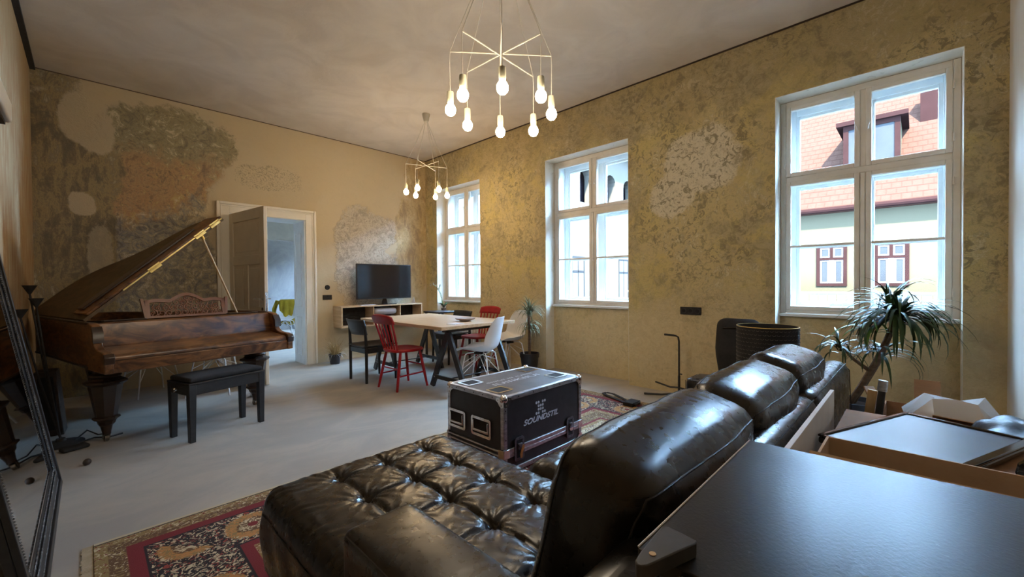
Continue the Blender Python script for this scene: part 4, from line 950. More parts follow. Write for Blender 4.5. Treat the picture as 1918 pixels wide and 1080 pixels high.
MB().box(-.470, .470, -.0205, -.0185, .112, .652).build('screen', 'screen', tv)
b = MB(); b.prism([(-.05, .012), (.05, .012), (.028, .095), (-.028, .095)], .0, .02, 'y'); b.build('neck', 'black_gloss', tv)
b = MB(); b.prism([(-.17, -.09), (.17, -.09), (.13, .07), (-.13, .07)], .0005, .012); b.build('stand_foot', 'black_gloss', tv, bevel=.003)
o = MB().prism([(-.06, 0), (.06, 0), (-.02, .11)], -.003, .003, 'x').build('brochure', 'paper'); o.location = (4.03, D - .15, .863); tag(o, 'open grey brochure standing at the right end of the tv shelf', 'brochure')
o = MB().box(-.12, .12, -.05, .05, .8625, .868).build('paper_sheet', 'paper'); o.location = (3.14, D - .215, 0); tag(o, 'white papers lying on the shelf in front of the tv', 'papers')
# wall switches on the far wall
sw = thing('thermostat', 'small round black wall knob above the socket beside the door', 'wall control', (2.594, D, 1.154)); b = MB(); b.cyl((0, 0, 0), (0, -.012, 0), .038, n=24); b.build('plate', 'black_matte', sw, bevel=.002); MB().cyl((0, -.012, 0), (0, -.024, 0), .022, n=20).build('knob', 'black_paint', sw)
so = thing('wall_socket', 'black double switch plate under the round control beside the door', 'switch', (2.592, D, 1.00)); MB().box(-.070, .070, -.010, 0, -.037, .037).build('plate', 'black_matte', so, bevel=.003); [MB().box(x, x + .052, -.014, -.010, -.025, .025).build('rocker', 'black_paint', so, bevel=.002) for x in (-.058, .006)]
so = thing('wall_socket', 'black triple socket plate on the yellow wall left of the right window', 'socket', (W, 1.695, .895)); MB().box(-.010, 0, -.108, .108, -.040, .040).build('plate', 'black_matte', so, bevel=.003)
for y in (-.07, 0, .07):
    b = MB(); b.cyl((-.010, y, 0), (-.014, y, 0), .027, n=20); ou = b.build('outlet', 'black_paint', so)
    b = MB(); b.cyl((-.0142, y, 0), (-.0146, y, 0), .019, n=20); b.build('outlet_well', 'black_fabric', ou)

# ================================================================== RADIATOR, SIDE TABLE, ORCHID
ra = thing('radiator', 'white ribbed radiator below the far left window', 'radiator', (W + .03, 5.61, 0))
for k in range(12): MB().box(0, .08, -.48 + k * .08, -.48 + k * .08 + .055, .10, .62).build('column', 'white_metal', ra, bevel=.01)
for z in (.14, .56): MB().box(.02, .06, -.50, .49, z, z + .04).build('header', 'white_metal', ra, bevel=.006)
st = thing('side_table', 'low black side table carrying the orchid under the far window', 'table', (4.14, 5.72, 0))
MB().box(-.20, .20, -.22, .22, .715, .74).build('top', 'black_paint', st, bevel=.003)
for x in (-.18, .15):
    for y in (-.20, .17): MB().box(x, x + .03, y, y + .03, 0, .715).build('leg', 'black_paint', st)
oc = thing('orchid', 'pale orchid in a clear glass vase before the far window', 'orchid', (4.17, 5.68, .74))
b = MB(); b.lathe([(.045, .0), (.05, .01), (.055, .10), (.052, .10), (.046, .012)], n=20); b.build('glass_vase', 'vase', oc)
b = MB(); b.lathe([(.040, .012), (.044, .05), (.0, .055)], n=12); b.build('bark_filling', 'bark', oc)
s1 = [(0, 0, .05), (-.03, .0, .18), (-.07, .01, .30), (-.13, .01, .40), (-.20, .02, .46), (-.25, .02, .45)]; s2_ = [(0, 0, .05), (-.02, .02, .15), (-.02, .03, .26), (-.06, .05, .36), (-.03, .07, .43)]
MB().tube(s1, .004, 6).build('flower_stem', 'leaf_green', oc); MB().tube(s2_, .004, 6).build('flower_stem', 'leaf_green', oc)
def blade(b, base, direc, length, width, droop, nseg=6, twist=0, up0=None):
    """arching strap leaf as a thin folded ribbon"""
    d_ = Vector((cos(direc), sin(direc), 0)); p = Vector(base); el = up0 if up0 is not None else radians(60)
    sd = Vector((-sin(direc), cos(direc), 0)); rows = []
    for i in range(nseg + 1):
        t_ = i / nseg; w_ = width * (1 - t_) ** .6 * min(1, .55 + t_ * 2.2) / 2 if i < nseg else .0004
        fw = d_ * cos(el) + Vector((0, 0, 1)) * sin(el); nrm = fw.cross(sd).normalized()
        rows.append((p - sd * w_ - nrm * w_ * .25, p.copy(), p + sd * w_ - nrm * w_ * .25)); p = p + fw * (length / nseg); el -= droop / nseg
    o_ = len(b.v); vs = [q for r_ in rows for q in r_]
    fs = []
    for i in range(nseg):
        k = i * 3; fs += [(k, k + 1, k + 4, k + 3), (k + 1, k + 2, k + 5, k + 4)]
    b.addv(vs, fs)
for k in range(4):
    b = MB(); blade(b, (0, 0, .06), k * 1.6 + .4, .20, .055, 1.5, 6); b.build('leaf', 'leaf_dark', oc)
random.seed(11)
for k, q in enumerate([(-.20, .02, .46), (-.25, .02, .44), (-.15, .02, .42), (-.03, .07, .43), (-.07, .05, .37)]):
    b = MB()
    for j in range(5):
        a = j * 2 * pi / 5 + k; b.addv([Vector(q), Vector(q) + Vector((.01, .016 * cos(a - .5), .016 * sin(a - .5))), Vector(q) + Vector((.004, .034 * cos(a), .034 * sin(a))), Vector(q) + Vector((.01, .016 * cos(a + .5), .016 * sin(a + .5)))], [(0, 1, 2, 3)])
    b.build('blossom', 'paper', oc)

# ================================================================== PLANTS
def pot(parent, r, h, mat, z=0, flare=.78):
    b = MB(); b.lathe([(r * flare, z), (r * flare, z + .005), (r * .96, z + h * .80), (r * 1.04, z + h * .80), (r * 1.06, z + h), (r * .97, z + h), (r * .93, z + h * .86), (.01, z + h * .86)], n=24); p = b.build('pot', mat, parent)
    MB().lathe([(r * .93, z + h * .84), (r * .9, z + h * .885), (.01, z + h * .89)], n=20).build('soil', 'soil', parent); return p
pl1 = thing('potted_yucca', 'slender grey-green palm-like plant in a black pot between the windows', 'potted plant', (4.10, 3.69, 0)); random.seed(21)
pot(pl1, .125, .27, 'pot_black')
MB().tube([(0, 0, .22), (.004, 0, .55), (-.004, .01, .80)], .018, 8).build('stem', 'bark', pl1)
b = MB()
for k in range(60): blade(b, (random.uniform(-.01, .01), random.uniform(-.01, .01), .56 + random.random() * .10), random.uniform(0, 2 * pi), random.uniform(.22, .30), .014, random.uniform(2.2, 2.9), 7, up0=radians(random.uniform(25, 60)))
b.build('lower_leaves', 'leaf_grey', pl1, kind='stuff', angle=180)
b = MB()
for k in range(110): blade(b, (random.uniform(-.015, .015), random.uniform(-.015, .015), .74 + random.random() * .10), random.uniform(0, 2 * pi), random.uniform(.24, .33), .014, random.uniform(.8, 2.4), 7, up0=radians(random.uniform(20, 85)))
b.build('crown_leaves', 'leaf_grey', pl1, kind='stuff', angle=180)
pl2 = thing('dried_grass_pot', 'tuft of dry straw-coloured grass in a small black pot beside the door', 'potted plant', (2.60, 6.30, 0)); random.seed(22)
pot(pl2, .085, .15, 'pot_black')
b = MB()
for k in range(240): blade(b, (random.uniform(-.04, .04), random.uniform(-.04, .04), .13), random.uniform(0, 2 * pi), random.uniform(.20, .33), .005, random.uniform(.2, 2.0), 5, up0=radians(random.uniform(35, 90)))
b.build('grass', 'dry_grass', pl2, kind='stuff', angle=180)
b = MB(); 
for k in range(14): blade(b, (.07 * cos(k), .07 * sin(k), .14), k, .16, .006, 2.2, 5, up0=radians(20))
b.build('hanging_blades', 'paper', pl2, kind='stuff', angle=180)
pl3 = thing('dragon_tree', 'large leaning dragon tree with drooping dark leaves before the right window', 'potted plant', (4.03, .34, 0)); random.seed(23)
pot(pl3, .15, .30, 'pot_blue', flare=.8)
tr1 = [(-.03, .03, .26), (-.03, -.05, .42), (-.02, -.13, .60), (-.01, -.19, .78), (0, -.23, .93)]; tr2 = [(.03, .01, .26), (.03, -.06, .42), (.04, -.12, .56), (.04, -.16, .66)]
MB().tube(tr1, [.020, .022, .024, .020, .015], 8).build('trunk', 'bark', pl3); MB().tube(tr2, [.016, .018, .018, .013], 8).build('trunk', 'bark', pl3)
MB().tube([(-.025, -.10, .53), (-.06, .0, .62), (-.07, .06, .70)], [.014, .011, .009], 8).build('trunk', 'bark', pl3)
def crown(base, n_, lmin, lmax, mat, w_, e0, e1, name='leaf', seed=1):
    random.seed(seed)
    for k in range(n_):
        b = MB(); blade(b, (base[0] + random.uniform(-.02, .02), base[1] + random.uniform(-.02, .02), base[2] + random.uniform(-.05, .03)), k * 2.39996 + random.uniform(-.3, .3), random.uniform(lmin, lmax), w_ * random.uniform(.8, 1.1), random.uniform(1.3, 2.7), 8, up0=radians(random.uniform(e0, e1)))
        b.build(name, mat, pl3, angle=180)
crown((0, -.24, .95), 110, .34, .52, 'leaf_dark', .034, -5, 70, seed=3)
crown((-.02, -.20, 1.0), 14, .34, .46, 'leaf_dark', .026, 65, 88, seed=4)
crown((.04, -.17, .68), 26, .28, .38, 'leaf_dark', .028, 0, 50, seed=5)
crown((-.07, .07, .70), 26, .22, .33, 'leaf_dark', .022, 5, 70, seed=6)
crown((-.03, -.10, .86), 14, .24, .34, 'leaf_green', .034, 10, 50, seed=8)
# ================================================================== FLIGHT CASE
CX0, CX1, CY0, CY1, CZ0, CZ1 = 1.752, 2.562, 1.790, 2.352, .022, .505
fc = thing('flight_case', 'black road case with aluminium edges, ball corners and white lettering on the rug', 'flight case')
e = .006; sp = .150                                   # lid joint height
MB().box(CX0 + e, CX1 - e, CY0 + e, CY1 - e, CZ0 + .004, CZ1 - .004).build('case_body', 'case_panel', fc)
b = MB(); b.box(CX0 + .03, CX1 - .03, CY0 + .03, CY1 - .03, CZ1 - .004, CZ1 - .001); b.build('top_panel', 'case_top', fc)
aw = .030
def edge(x0, x1, y0, y1, z0, z1): MB().box(x0, x1, y0, y1, z0, z1).build('edge_profile', 'alu', fc, bevel=.003)
for x0, x1 in ((CX0, CX0 + aw), (CX1 - aw, CX1)):
    for y0, y1 in ((CY0, CY0 + aw), (CY1 - aw, CY1)):
        edge(x0, x1, y0, y1, CZ0 + aw, sp - .004); edge(x0, x1, y0, y1, sp + .03, CZ1 - aw)
for z0, z1 in ((CZ0, CZ0 + aw), (CZ1 - aw, CZ1)):
    for y0, y1 in ((CY0, CY0 + aw), (CY1 - aw, CY1)): edge(CX0, CX1, y0, y1, z0, z1)
    for x0, x1 in ((CX0, CX0 + aw), (CX1 - aw, CX1)): edge(x0, x1, CY0 + aw, CY1 - aw, z0, z1)
# tongue and groove joint all round
for z0, z1, pr in ((sp - .026, sp - .002, .003), (sp, sp + .028, .005)):
    b = MB(); b.box(CX0 - pr, CX1 + pr, CY0 - pr, CY0 + .01, z0, z1); b.box(CX0 - pr, CX1 + pr, CY1 - .01, CY1 + pr, z0, z1); b.box(CX0 - pr, CX0 + .01, CY0 + .01, CY1 - .01, (z0 + z1) / 2 - .005, (z0 + z1) / 2 + .005); b.box(CX1 - .01, CX1 + pr, CY0 + .01, CY1 - .01, z0, z1)
    b.build('joint_profile', 'alu', fc, bevel=.002)
# ball corners with three-lobed plates
for x, sx in ((CX0, 1), (CX1, -1)):
    for y, sy in ((CY0, 1), (CY1, -1)):
        for z, sz in ((CZ1, -1), (CZ0, 1)):
            b = MB(); b.ball((x + sx * .016, y + sy * .016, z + sz * .016), .027, 14)
            for (o0, o1) in ((.034, .030), (.030, .036)): pass
            b.prism([(x - sx * .001, z + sz * .0), (x + sx * .062, z + sz * .012), (x + sx * .066, z + sz * .030), (x + sx * .050, z + sz * .038), (x + sx * .036, z + sz * .058), (x + sx * .018, z + sz * .068), (x - sx * .001, z + sz * .060)], y - sy * .003, y + sy * .002, 'y')
            b.prism([(y - sy * .001, z + sz * .0), (y + sy * .062, z + sz * .012), (y + sy * .066, z + sz * .030), (y + sy * .050, z + sz * .038), (y + sy * .036, z + sz * .058), (y + sy * .018, z + sz * .068), (y - sy * .001, z + sz * .060)], x - sx * .003, x + sx * .002, 'x')
            for q in ((x + sx * .052, y - sy * .004, z + sz * .024), (x + sx * .022, y - sy * .004, z + sz * .054)): b.cyl(q, (q[0], q[1] - sy * .002, q[2]), .004, n=8)
            for q in ((x - sx * .004, y + sy * .052, z + sz * .024), (x - sx * .004, y + sy * .022, z + sz * .054)): b.cyl(q, (q[0] - sx * .002, q[1], q[2]), .004, n=8)
            b.build('ball_corner', 'chrome', fc)
# corner clamps at the joint
for x, sx in ((CX0, 1), (CX1, -1)):
    b = MB(); b.box(min(x - sx * .006, x + sx * .045), max(x - sx * .006, x + sx * .045), CY0 - .007, CY0 - .004, sp - .024, sp + .03); b.box(min(x - sx * .007, x - sx * .004), max(x - sx * .007, x - sx * .004), CY0 - .005, CY0 + .045, sp - .024, sp + .03); b.build('joint_clamp', 'chrome', fc, bevel=.002)
# recessed spring handles on the left side
def dish(plane, u0, u1, v0, v1, kind):
    """rounded plate ring with a dark well"""
    w_ = .017; n_ = 5; r_ = .018
    def rr(u0, u1, v0, v1, r_):
        P = []
        for cx, cy, a in ((u1 - r_, v1 - r_, 0), (u0 + r_, v1 - r_, 90), (u0 + r_, v0 + r_, 180), (u1 - r_, v0 + r_, 270)):
            for k in range(n_): P.append((cx + r_ * cos(radians(a + 90 * k / (n_ - 1))), cy + r_ * sin(radians(a + 90 * k / (n_ - 1)))))
        return P
    o_ = rr(u0, u1, v0, v1, r_); i_ = rr(u0 + w_, u1 - w_, v0 + w_, v1 - w_, .004); n = len(o_); b = MB()
    vs = [plane(a, c, .004) for a, c in o_] + [plane(a, c, .004) for a, c in i_] + [plane(a, c, 0) for a, c in o_] + [plane(a, c, -.0005) for a, c in i_]
    fs = [(i, (i + 1) % n, n + (i + 1) % n, n + i) for i in range(n)] + [(i, (i + 1) % n, 2 * n + (i + 1) % n, 2 * n + i) for i in range(n)] + [(n + i, n + (i + 1) % n, 3 * n + (i + 1) % n, 3 * n + i) for i in range(n)]
    b.addv(vs, fs); pl = b.build(kind, 'chrome', fc, angle=50)
    b = MB(); b.addv([plane(a, c, .0008) for a, c in i_], [tuple(range(n))]); b.build('recess', 'black_fabric', pl)
    return pl
lp = lambda y, z, o: (CX0 - o, y, z)
for y0, y1 in ((1.905, 2.095), (2.155, 2.335)):
    p_ = dish(lp, y0, y1, .215, .340, 'handle_plate')
    b = MB(); b.rbox(CX0 - .012, CX0 - .002, y0 + .028, y1 - .028, .245, .262, .005, 2); b.rbox(CX0 - .010, CX0 - .002, y0 + .022, y0 + .032, .245, .315, .004, 2); b.rbox(CX0 - .010, CX0 - .002, y1 - .032, y1 - .022, .245, .315, .004, 2)
    b.build('grip', 'chrome', p_)
    b = MB()
    for k in range(5):
        for zz in (.2235, .3315): b.cyl((CX0 - .004, y0 + .022 + k * (y1 - y0 - .044) / 4, zz), (CX0 - .006, y0 + .022 + k * (y1 - y0 - .044) / 4, zz), .0035, n=8)
    b.build('rivets', 'chrome', p_, kind='stuff')
fp = lambda x, z, o: (x, CY0 - .005 - o, z)
for x0, x1 in ((1.838, 1.925), (2.372, 2.455)):
    p_ = dish(fp, x0, x1, sp - .062, sp + .085, 'butterfly_latch'); p_.data.materials[0] = M['latch_metal']; xm = (x0 + x1) / 2
    b = MB(); b.box(xm - .018, xm + .018, CY0 - .018, CY0 - .006, sp + .008, sp + .045); b.cyl((xm, CY0 - .008, sp + .03), (xm, CY0 - .022, sp + .03), .012); b.build('latch_body', 'latch_metal', p_, bevel=.002)
    if x0 < 2: b = MB(); b.prism([(xm - .004, sp - .045), (xm + .012, sp - .045), (xm + .016, sp - .015), (xm + .034, sp + .02), (xm + .028, sp + .034), (xm + .012, sp + .03), (xm + .002, sp + .005), (xm - .008, sp - .02)], CY0 - .021, CY0 - .017, 'y'); b.build('latch_key', 'brass', p_, label='brass coloured latch key')
    else: b = MB(); b.prism([(xm - .024, sp + .01), (xm + .024, sp + .01), (xm + .014, sp - .01), (xm - .014, sp - .01)], CY0 - .021, CY0 - .017, 'y'); b.build('latch_key', 'chrome', p_)
# sunk castor dishes on the lid
tp = lambda x, y, o: (x, y, CZ1 + .0004 + o * .8)
for x0, x1 in ((1.790, 1.935), (2.375, 2.520)):
    for y0, y1 in ((1.875, 2.005), (2.165, 2.295)):
        p_ = dish(tp, x0, x1, y0, y1, 'castor_dish')
# rivets along the aluminium
b = MB()
for k in range(5):
    x = CX0 + .13 + k * .14
    for z in (CZ1 - .015, CZ0 + .015): b.cyl((x, CY0 - .001, z), (x, CY0 - .0035, z), .004, n=8)
    b.cyl((CX0 - .001, CY0 + .10 + k * .09, CZ1 - .015), (CX0 - .0035, CY0 + .10 + k * .09, CZ1 - .015), .004, n=8)
for z in (.24, .36, .42): b.cyl((CX0 + .015, CY0 - .001, z), (CX0 + .015, CY0 - .0035, z), .004, n=8); b.cyl((CX1 - .015, CY0 - .001, z), (CX1 - .015, CY0 - .0035, z), .004, n=8)
b.build('rivets', 'case_panel', fc, kind='stuff')
RF = Matrix(((1, 0, 0), (0, 0, -1), (0, 1, 0)))           # text plane facing -y
text('lettering', 'SOUNDSTIL', .050, (2.108, CY0 + e - .0015, .286), RF, 'letter_white', fc, shear=.32, width=.355, bold=.0012)
b = MB(); rows = ['**.**', '.***.', '.***.', '**.**']
for j, row in enumerate(rows):
    for i, ch in enumerate(row):
        if ch == '*':
            x = 2.060 + i * .0215; z = .408 - j * .0235; b.cyl((x, CY0 + e - .0002, z), (x, CY0 + e - .0015, z), .0088, n=12)
b.build('dot_logo', 'letter_white', fc)
RT = Matrix(((1, 0, 0), (0, 1, 0), (0, 0, 1)))
text('lettering', 'IUIIIKIIUI', .062, (2.16, 2.045, CZ1 - .0012), RT, 'letter_white', fc, width=.46)
text('lettering', 'SIIIUI III IUIIIII', .030, (2.16, 2.125, CZ1 - .0012), RT, 'letter_white', fc, width=.46)

# ================================================================== LEATHER CORNER SOFA
sf = thing('corner_sofa', 'long black leather corner sofa with a button-tufted chaise on the rug', 'sofa')
def tufted(x0, x1, y0, y1, zt, zb, cols, rows, name, R=.065, crown=.018, depth=.032, skirt=.012, res=.007, rl=0):
    nx = int((x1 - x0) / res); ny = int((y1 - y0) / res); cx, cy = (x0 + x1) / 2, (y0 + y1) / 2
    def top(x, y):
        z = zt + crown * max(0, 1 - ((x - cx) / (x1 - cx)) ** 4) * max(0, 1 - ((y - cy) / (y1 - cy)) ** 4)
        dx = min((abs(x - c) for c in cols), default=9) ; dy = min((abs(y - r_) for r_ in rows), default=9)
        ylo, yhi = (min(rows), max(rows)) if rows else (0, 0); xlo, xhi = (min(cols), max(cols)) if cols else (0, 0)
        def fade(t, lo, hi, pad): return 1 if lo <= t <= hi else max(0, 1 - max(lo - t, t - hi) / pad)
        if cols: z -= .012 * exp(-(dx / .008) ** 1.3) * fade(y, ylo, yhi, .16) + .005 * exp(-dx / .035) * fade(y, ylo, yhi, .16)
        if rows: z -= .012 * exp(-(dy / .008) ** 1.3) * fade(x, xlo, xhi, .14) + .005 * exp(-dy / .035) * fade(x, xlo, xhi, .14)
        if cols and rows:
            bc_ = min(cols, key=lambda c: abs(x - c)); br = min(rows, key=lambda c: abs(y - c)); rx, ry = x - bc_, y - br; rd = sqrt(rx * rx + ry * ry); th = atan2(ry, rx)
            z -= depth * exp(-(rd / .026) ** 1.05); z += .0042 * exp(-(rd / .085) ** 1.5) * cos(13 * th + 3 * sin(5 * bc_ * 7 + br * 9) + rd * 30) * min(1, rd / .02)
        ex = min(x - x0, x1 - x, y - y0, y1 - y)
        if ex < .14: z += .0028 * cos((y if min(x - x0, x1 - x) < min(y - y0, y1 - y) else x) * 95 + sin(x * 40 + y * 31) * 2.2) * (1 - ex / .14) * min(1, ex / .02)
        return z
    b = MB(); T = lambda a, c, n_: [a + (c - a) * (.5 - .5 * cos(pi * i / n_)) * .12 + (c - a) * (i / n_) * .88 for i in range(n_ + 1)]
    xs, ys_ = T(x0, x1, nx), T(y0, y1, ny)
    def P(x, y):
        ex = min(x - x0, x1 - x); ey = min(y - y0, y1 - y); z = top(x, y); q = 0
        px, py = x, y
        fx = max(0, 1 - ex / R); fy = max(0, 1 - ey / R); rr = min(1, sqrt(fx * fx + fy * fy)); z -= R * (1 - sqrt(max(0, 1 - rr * rr))) * .95
        if fx > 0 and fy > 0 and sqrt(fx * fx + fy * fy) > 1:          # round the plan corner
            k = 1 / sqrt(fx * fx + fy * fy); sx = 1 if x > cx else -1; sy = 1 if y > cy else -1
            px = (x1 - R if sx > 0 else x0 + R) + sx * R * fx * k; py = (y1 - R if sy > 0 else y0 + R) + sy * R * fy * k
        return (px, py, z)
    vs = [P(x, y) for y in ys_ for x in xs]; w_ = nx + 1
    fs = [(j * w_ + i, j * w_ + i + 1, (j + 1) * w_ + i + 1, (j + 1) * w_ + i) for j in range(ny) for i in range(nx)]
    b.addv(vs, fs)
    # skirt down the sides, softly bulged
    loop = [(i, 0) for i in range(nx)] + [(nx, j) for j in range(ny)] + [(i, ny) for i in range(nx, 0, -1)] + [(0, j) for j in range(ny, 0, -1)]
    base = [vs[j * w_ + i] for i, j in loop]; n_ = len(base); K = 8; o_ = len(b.v); sv = []
    for k in range(K + 1):
        f = k / K
        for q in base:
            vx, vy = q[0] - cx, q[1] - cy; gx = vx / (x1 - cx); gy = vy / (y1 - cy); bu = skirt * sin(pi * f) * (1 + .35 * sin(q[0] * 37 + q[1] * 29 + f * 5))
            ln = max(abs(gx), abs(gy)); ox = bu * (gx / ln) ** 5 if ln else 0; oy = bu * (gy / ln) ** 5 if ln else 0
            sv.append((q[0] + ox, q[1] + oy, q[2] * (1 - f) + zb * f))
    b.addv(sv, [(k * n_ + i, k * n_ + (i + 1) % n_, (k + 1) * n_ + (i + 1) % n_, (k + 1) * n_ + i) for k in range(K) for i in range(n_)] + [tuple(range(K * n_, (K + 1) * n_))])
    o = b.build(name, 'leather', sf, angle=80)
    return o
cc = tufted(.462, 1.338, .40, 1.862, .402, .10, [.715, .925, 1.135], [.76, 1.0, 1.235, 1.465, 1.70], 'chaise_cushion', R=.07)
MB().rbox(.480, 1.325, .40, 1.84, .055, .11, .02, 4).build('chaise_base', 'leather', sf)
# seam round the chaise side
b = MB(); b.tube([(.456, .42, .315), (.456, 1.80, .315), (.475, 1.855, .315), (.53, 1.871, .315), (1.27, 1.871, .315), (1.325, 1.855, .315), (1.343, 1.80, .315), (1.343, 1.3, .315)], .0022, 5); b.build('seam', 'seam', cc)
for k, (x0, x1) in enumerate(((1.350, 2.015), (2.020, 2.685))):
    w_ = (x1 - x0) / 3; tufted(x0, x1, .42, 1.275, .395, .13, [x0 + w_, x0 + 2 * w_], [.66, .90, 1.13], 'seat_cushion', R=.075)
MB().rbox(1.345, 2.69, .42, 1.25, .055, .135, .02, 4).build('seat_base', 'leather', sf)
def rr_obj(name, x0, x1, y0, y1, z0, z1, R, bulge=(0, 0, 0), n=10, parent=sf, mat=None):
    return MB().rbox(x0, x1, y0, y1, z0, z1, R, n, bulge, mat).build(name, 'leather', parent, angle=80)
al = rr_obj('armrest', .440, .645, .27, 1.048, .415, .578, .026, (.004, .004, .010))
b = MB(); z = .566; b.tube([(.4445, .30, z), (.4445, 1.02, z), (.47, 1.046, z), (.615, 1.046, z), (.640, 1.02, z), (.640, .30, z)], .0028, 5); b.tube([(.452, 1.046, .43), (.452, 1.049, .55)], .0022, 5); b.build('seam', 'seam', al)
rr_obj('arm_panel', .448, .635, .28, .46, .055, .415, .02)
ar = rr_obj('armrest', 2.695, 2.925, .30, 1.075, .07, .578, .035, (.006, .008, .012))
b = MB(); b.tube([(2.70, .33, z), (2.70, 1.045, z), (2.725, 1.072, z), (2.895, 1.072, z), (2.92, 1.045, z), (2.92, .33, z)], .0028, 5); b.tube([(2.72, 1.078, .09), (2.72, 1.079, .56)], .0022, 5); b.tube([(2.90, 1.078, .09), (2.90, 1.079, .56)], .0022, 5); b.build('seam', 'seam', ar)
# backrest frame in two lengths
for x0, x1 in ((.47, 1.985), (1.99, 2.975)):
    o = rr_obj('backrest_frame', x0, x1, .266, .392, .06, .752, .058, (0, .012, .004), n=14)
    b = MB()
    for y, zz in ((.284, .738), (.366, .738)): b.tube([(x0 + .03, y, zz), ((x0 + x1) / 2, y, zz + .003), (x1 - .03, y, zz)], .0026, 5)
    b.tube([(x1 - .004, .30, .735), (x1 - .002, .27, .70), (x1, .262, .5), (x1 - .004, .26, .12)], .0024, 5)
    b.build('seam', 'seam', o)
# loose back cushions
cw = [(.650, 1.362, .03), (1.370, 1.990, 0), (2.0, 2.620, -.01)]
for k, (x0, x1, dz) in enumerate(cw):
    T = Matrix.Translation(((x0 + x1) / 2, .535, .43)) @ Matrix.Rotation(radians(15), 4, 'X') @ Matrix.Rotation(radians((1.5, -1, 1)[k]), 4, 'Y')
    hw_ = (x1 - x0) / 2; b = MB(); b.rbox(-hw_, hw_, -.110, .110, 0, .445, .065, 22, (.014, .045, .012), T)
    # soft gathers along the top band and sagging creases
    Ti = T.inverted()
    for i, q in enumerate(b.v):
        p = Ti @ Vector(q); f = max(0, 1 - abs(p.z - .405) / .075); fr_ = max(0, 1 - abs(abs(p.y) - .085) / .05)
        amp = .0045 * f * fr_ * (.6 + .4 * sin(p.x * 23 + k)); p.y += amp * cos(p.x * 210 + 1.5 * sin(p.x * 31)); p.z += amp * .5 * cos(p.x * 190)
        p.z += .007 * sin(p.x * 9 + k * 2) * max(0, p.z / .435 - .5) ; p.y += .004 * sin(p.x * 17 + p.z * 23 + k)
        b.v[i] = tuple(T @ p)
    cu_ = b.build('back_cushion', 'leather', sf, angle=80)
    from mathutils.bvhtree import BVHTree
    me_ = cu_.data; bv = BVHTree.FromPolygons([v.co.copy() for v in me_.vertices], [tuple(p.vertices) for p in me_.polygons])
    def snap(P_):
        P_ = [Vector(q) for q in P_]; D_ = []
        for i in range(len(P_) - 1): D_ += [P_[i].lerp(P_[i + 1], j / 5) for j in range(5)]
        D_.append(P_[-1]); R_ = []
        for q in D_:
            co, no, ix, ds = bv.find_nearest(q); R_.append(co)
        return R_
    for sy in (-1, 1):
        ypos = sy * .092; pts = [(-hw_ + .004, ypos * .9, .10), (-hw_ - .006, ypos * .95, .25), (-hw_ + .002, ypos, .37)] + [(-hw_ + .02 + (2 * hw_ - .04) * i / 16, ypos * (1 + .22 * (1 - (2 * i / 16 - 1) ** 2)), .415 + .014 * (1 - (2 * i / 16 - 1) ** 4)) for i in range(17)] + [(hw_ - .002, ypos, .37), (hw_ + .006, ypos * .95, .25), (hw_ - .004, ypos * .9, .10)]
        b = MB(); b.tube(snap([T @ Vector(q) for q in pts]), .0028, 6); b.build('seam', 'seam', cu_)
    b = MB(); b.tube(snap([T @ Vector((hw_ * .45, -.128, .33)), T @ Vector((hw_ * .48, -.140, .24)), T @ Vector((hw_ * .46, -.133, .10))]), .0024, 5); b.build('seam', 'seam', cu_)
for x in (.52, 1.28, 2.0, 2.88):
    for y in (.34, 1.0 if x > 1.9 else 1.78): MB().cyl((x, y, .0095), (x, y, .058), .022, .026).build('foot', 'black_paint', sf)

# ================================================================== FOREGROUND: BLACK BOARD STAND, PANEL, CARTON, MONITOR
bt = thing('black_work_table', 'scratched black wooden table top in the right foreground behind the sofa', 'table')
b = MB(); b.prism([(.500, .262), (1.016, .262), (1.058, -.435), (.500, -.435)], .828, .850); b.build('tabletop', 'scratched', bt, bevel=.002)
b = MB(); b.tube([(.504, .2622, .8505), (1.014, .2622, .8505)], .0014, 5); b.build('edge_band', 'paper', bt, label='pale worn edge band')
g = G('worn_black'); n_ = g.noise(g.obj(), 12, 5, .7, 1); WB = g.pbr(g.mix(n_, (.02, .02, .02), (.05, .05, .048)), .5)
b = MB(); tri = [(.538, .246), (.544, .238), (.5385, .200), (.532, .1985), (.478, .2155), (.452, .2235), (.4455, .2285), (.4445, .2335), (.450, .2385), (.470, .2415)]; b.prism(tri, .851, .870); wd_ = b.build('corner_wedge', WB, bt, bevel=.0015)
b = MB(); b.cyl((.4745, .2285, .8702), (.4745, .2285, .8708), .0042, n=16); b.build('dowel', 'pine', wd_, label='pale wooden dowel end')
b = MB(); b.box(.470, .500, -.42, .205, .800, .845); b.build('side_rail', 'black_paint', bt, bevel=.003)
b = MB(); b.rbox(.440, .468, .200, .236, .60, .8505, .006, 3); b.build('wooden_peg', 'pine', bt)
for x, y in ((.50, -.40), (.96, -.40), (.50, .16), (.94, .16)): MB().box(x, x + .05, y, y + .05, .0105, .828).build('leg', 'black_paint', bt, bevel=.003)

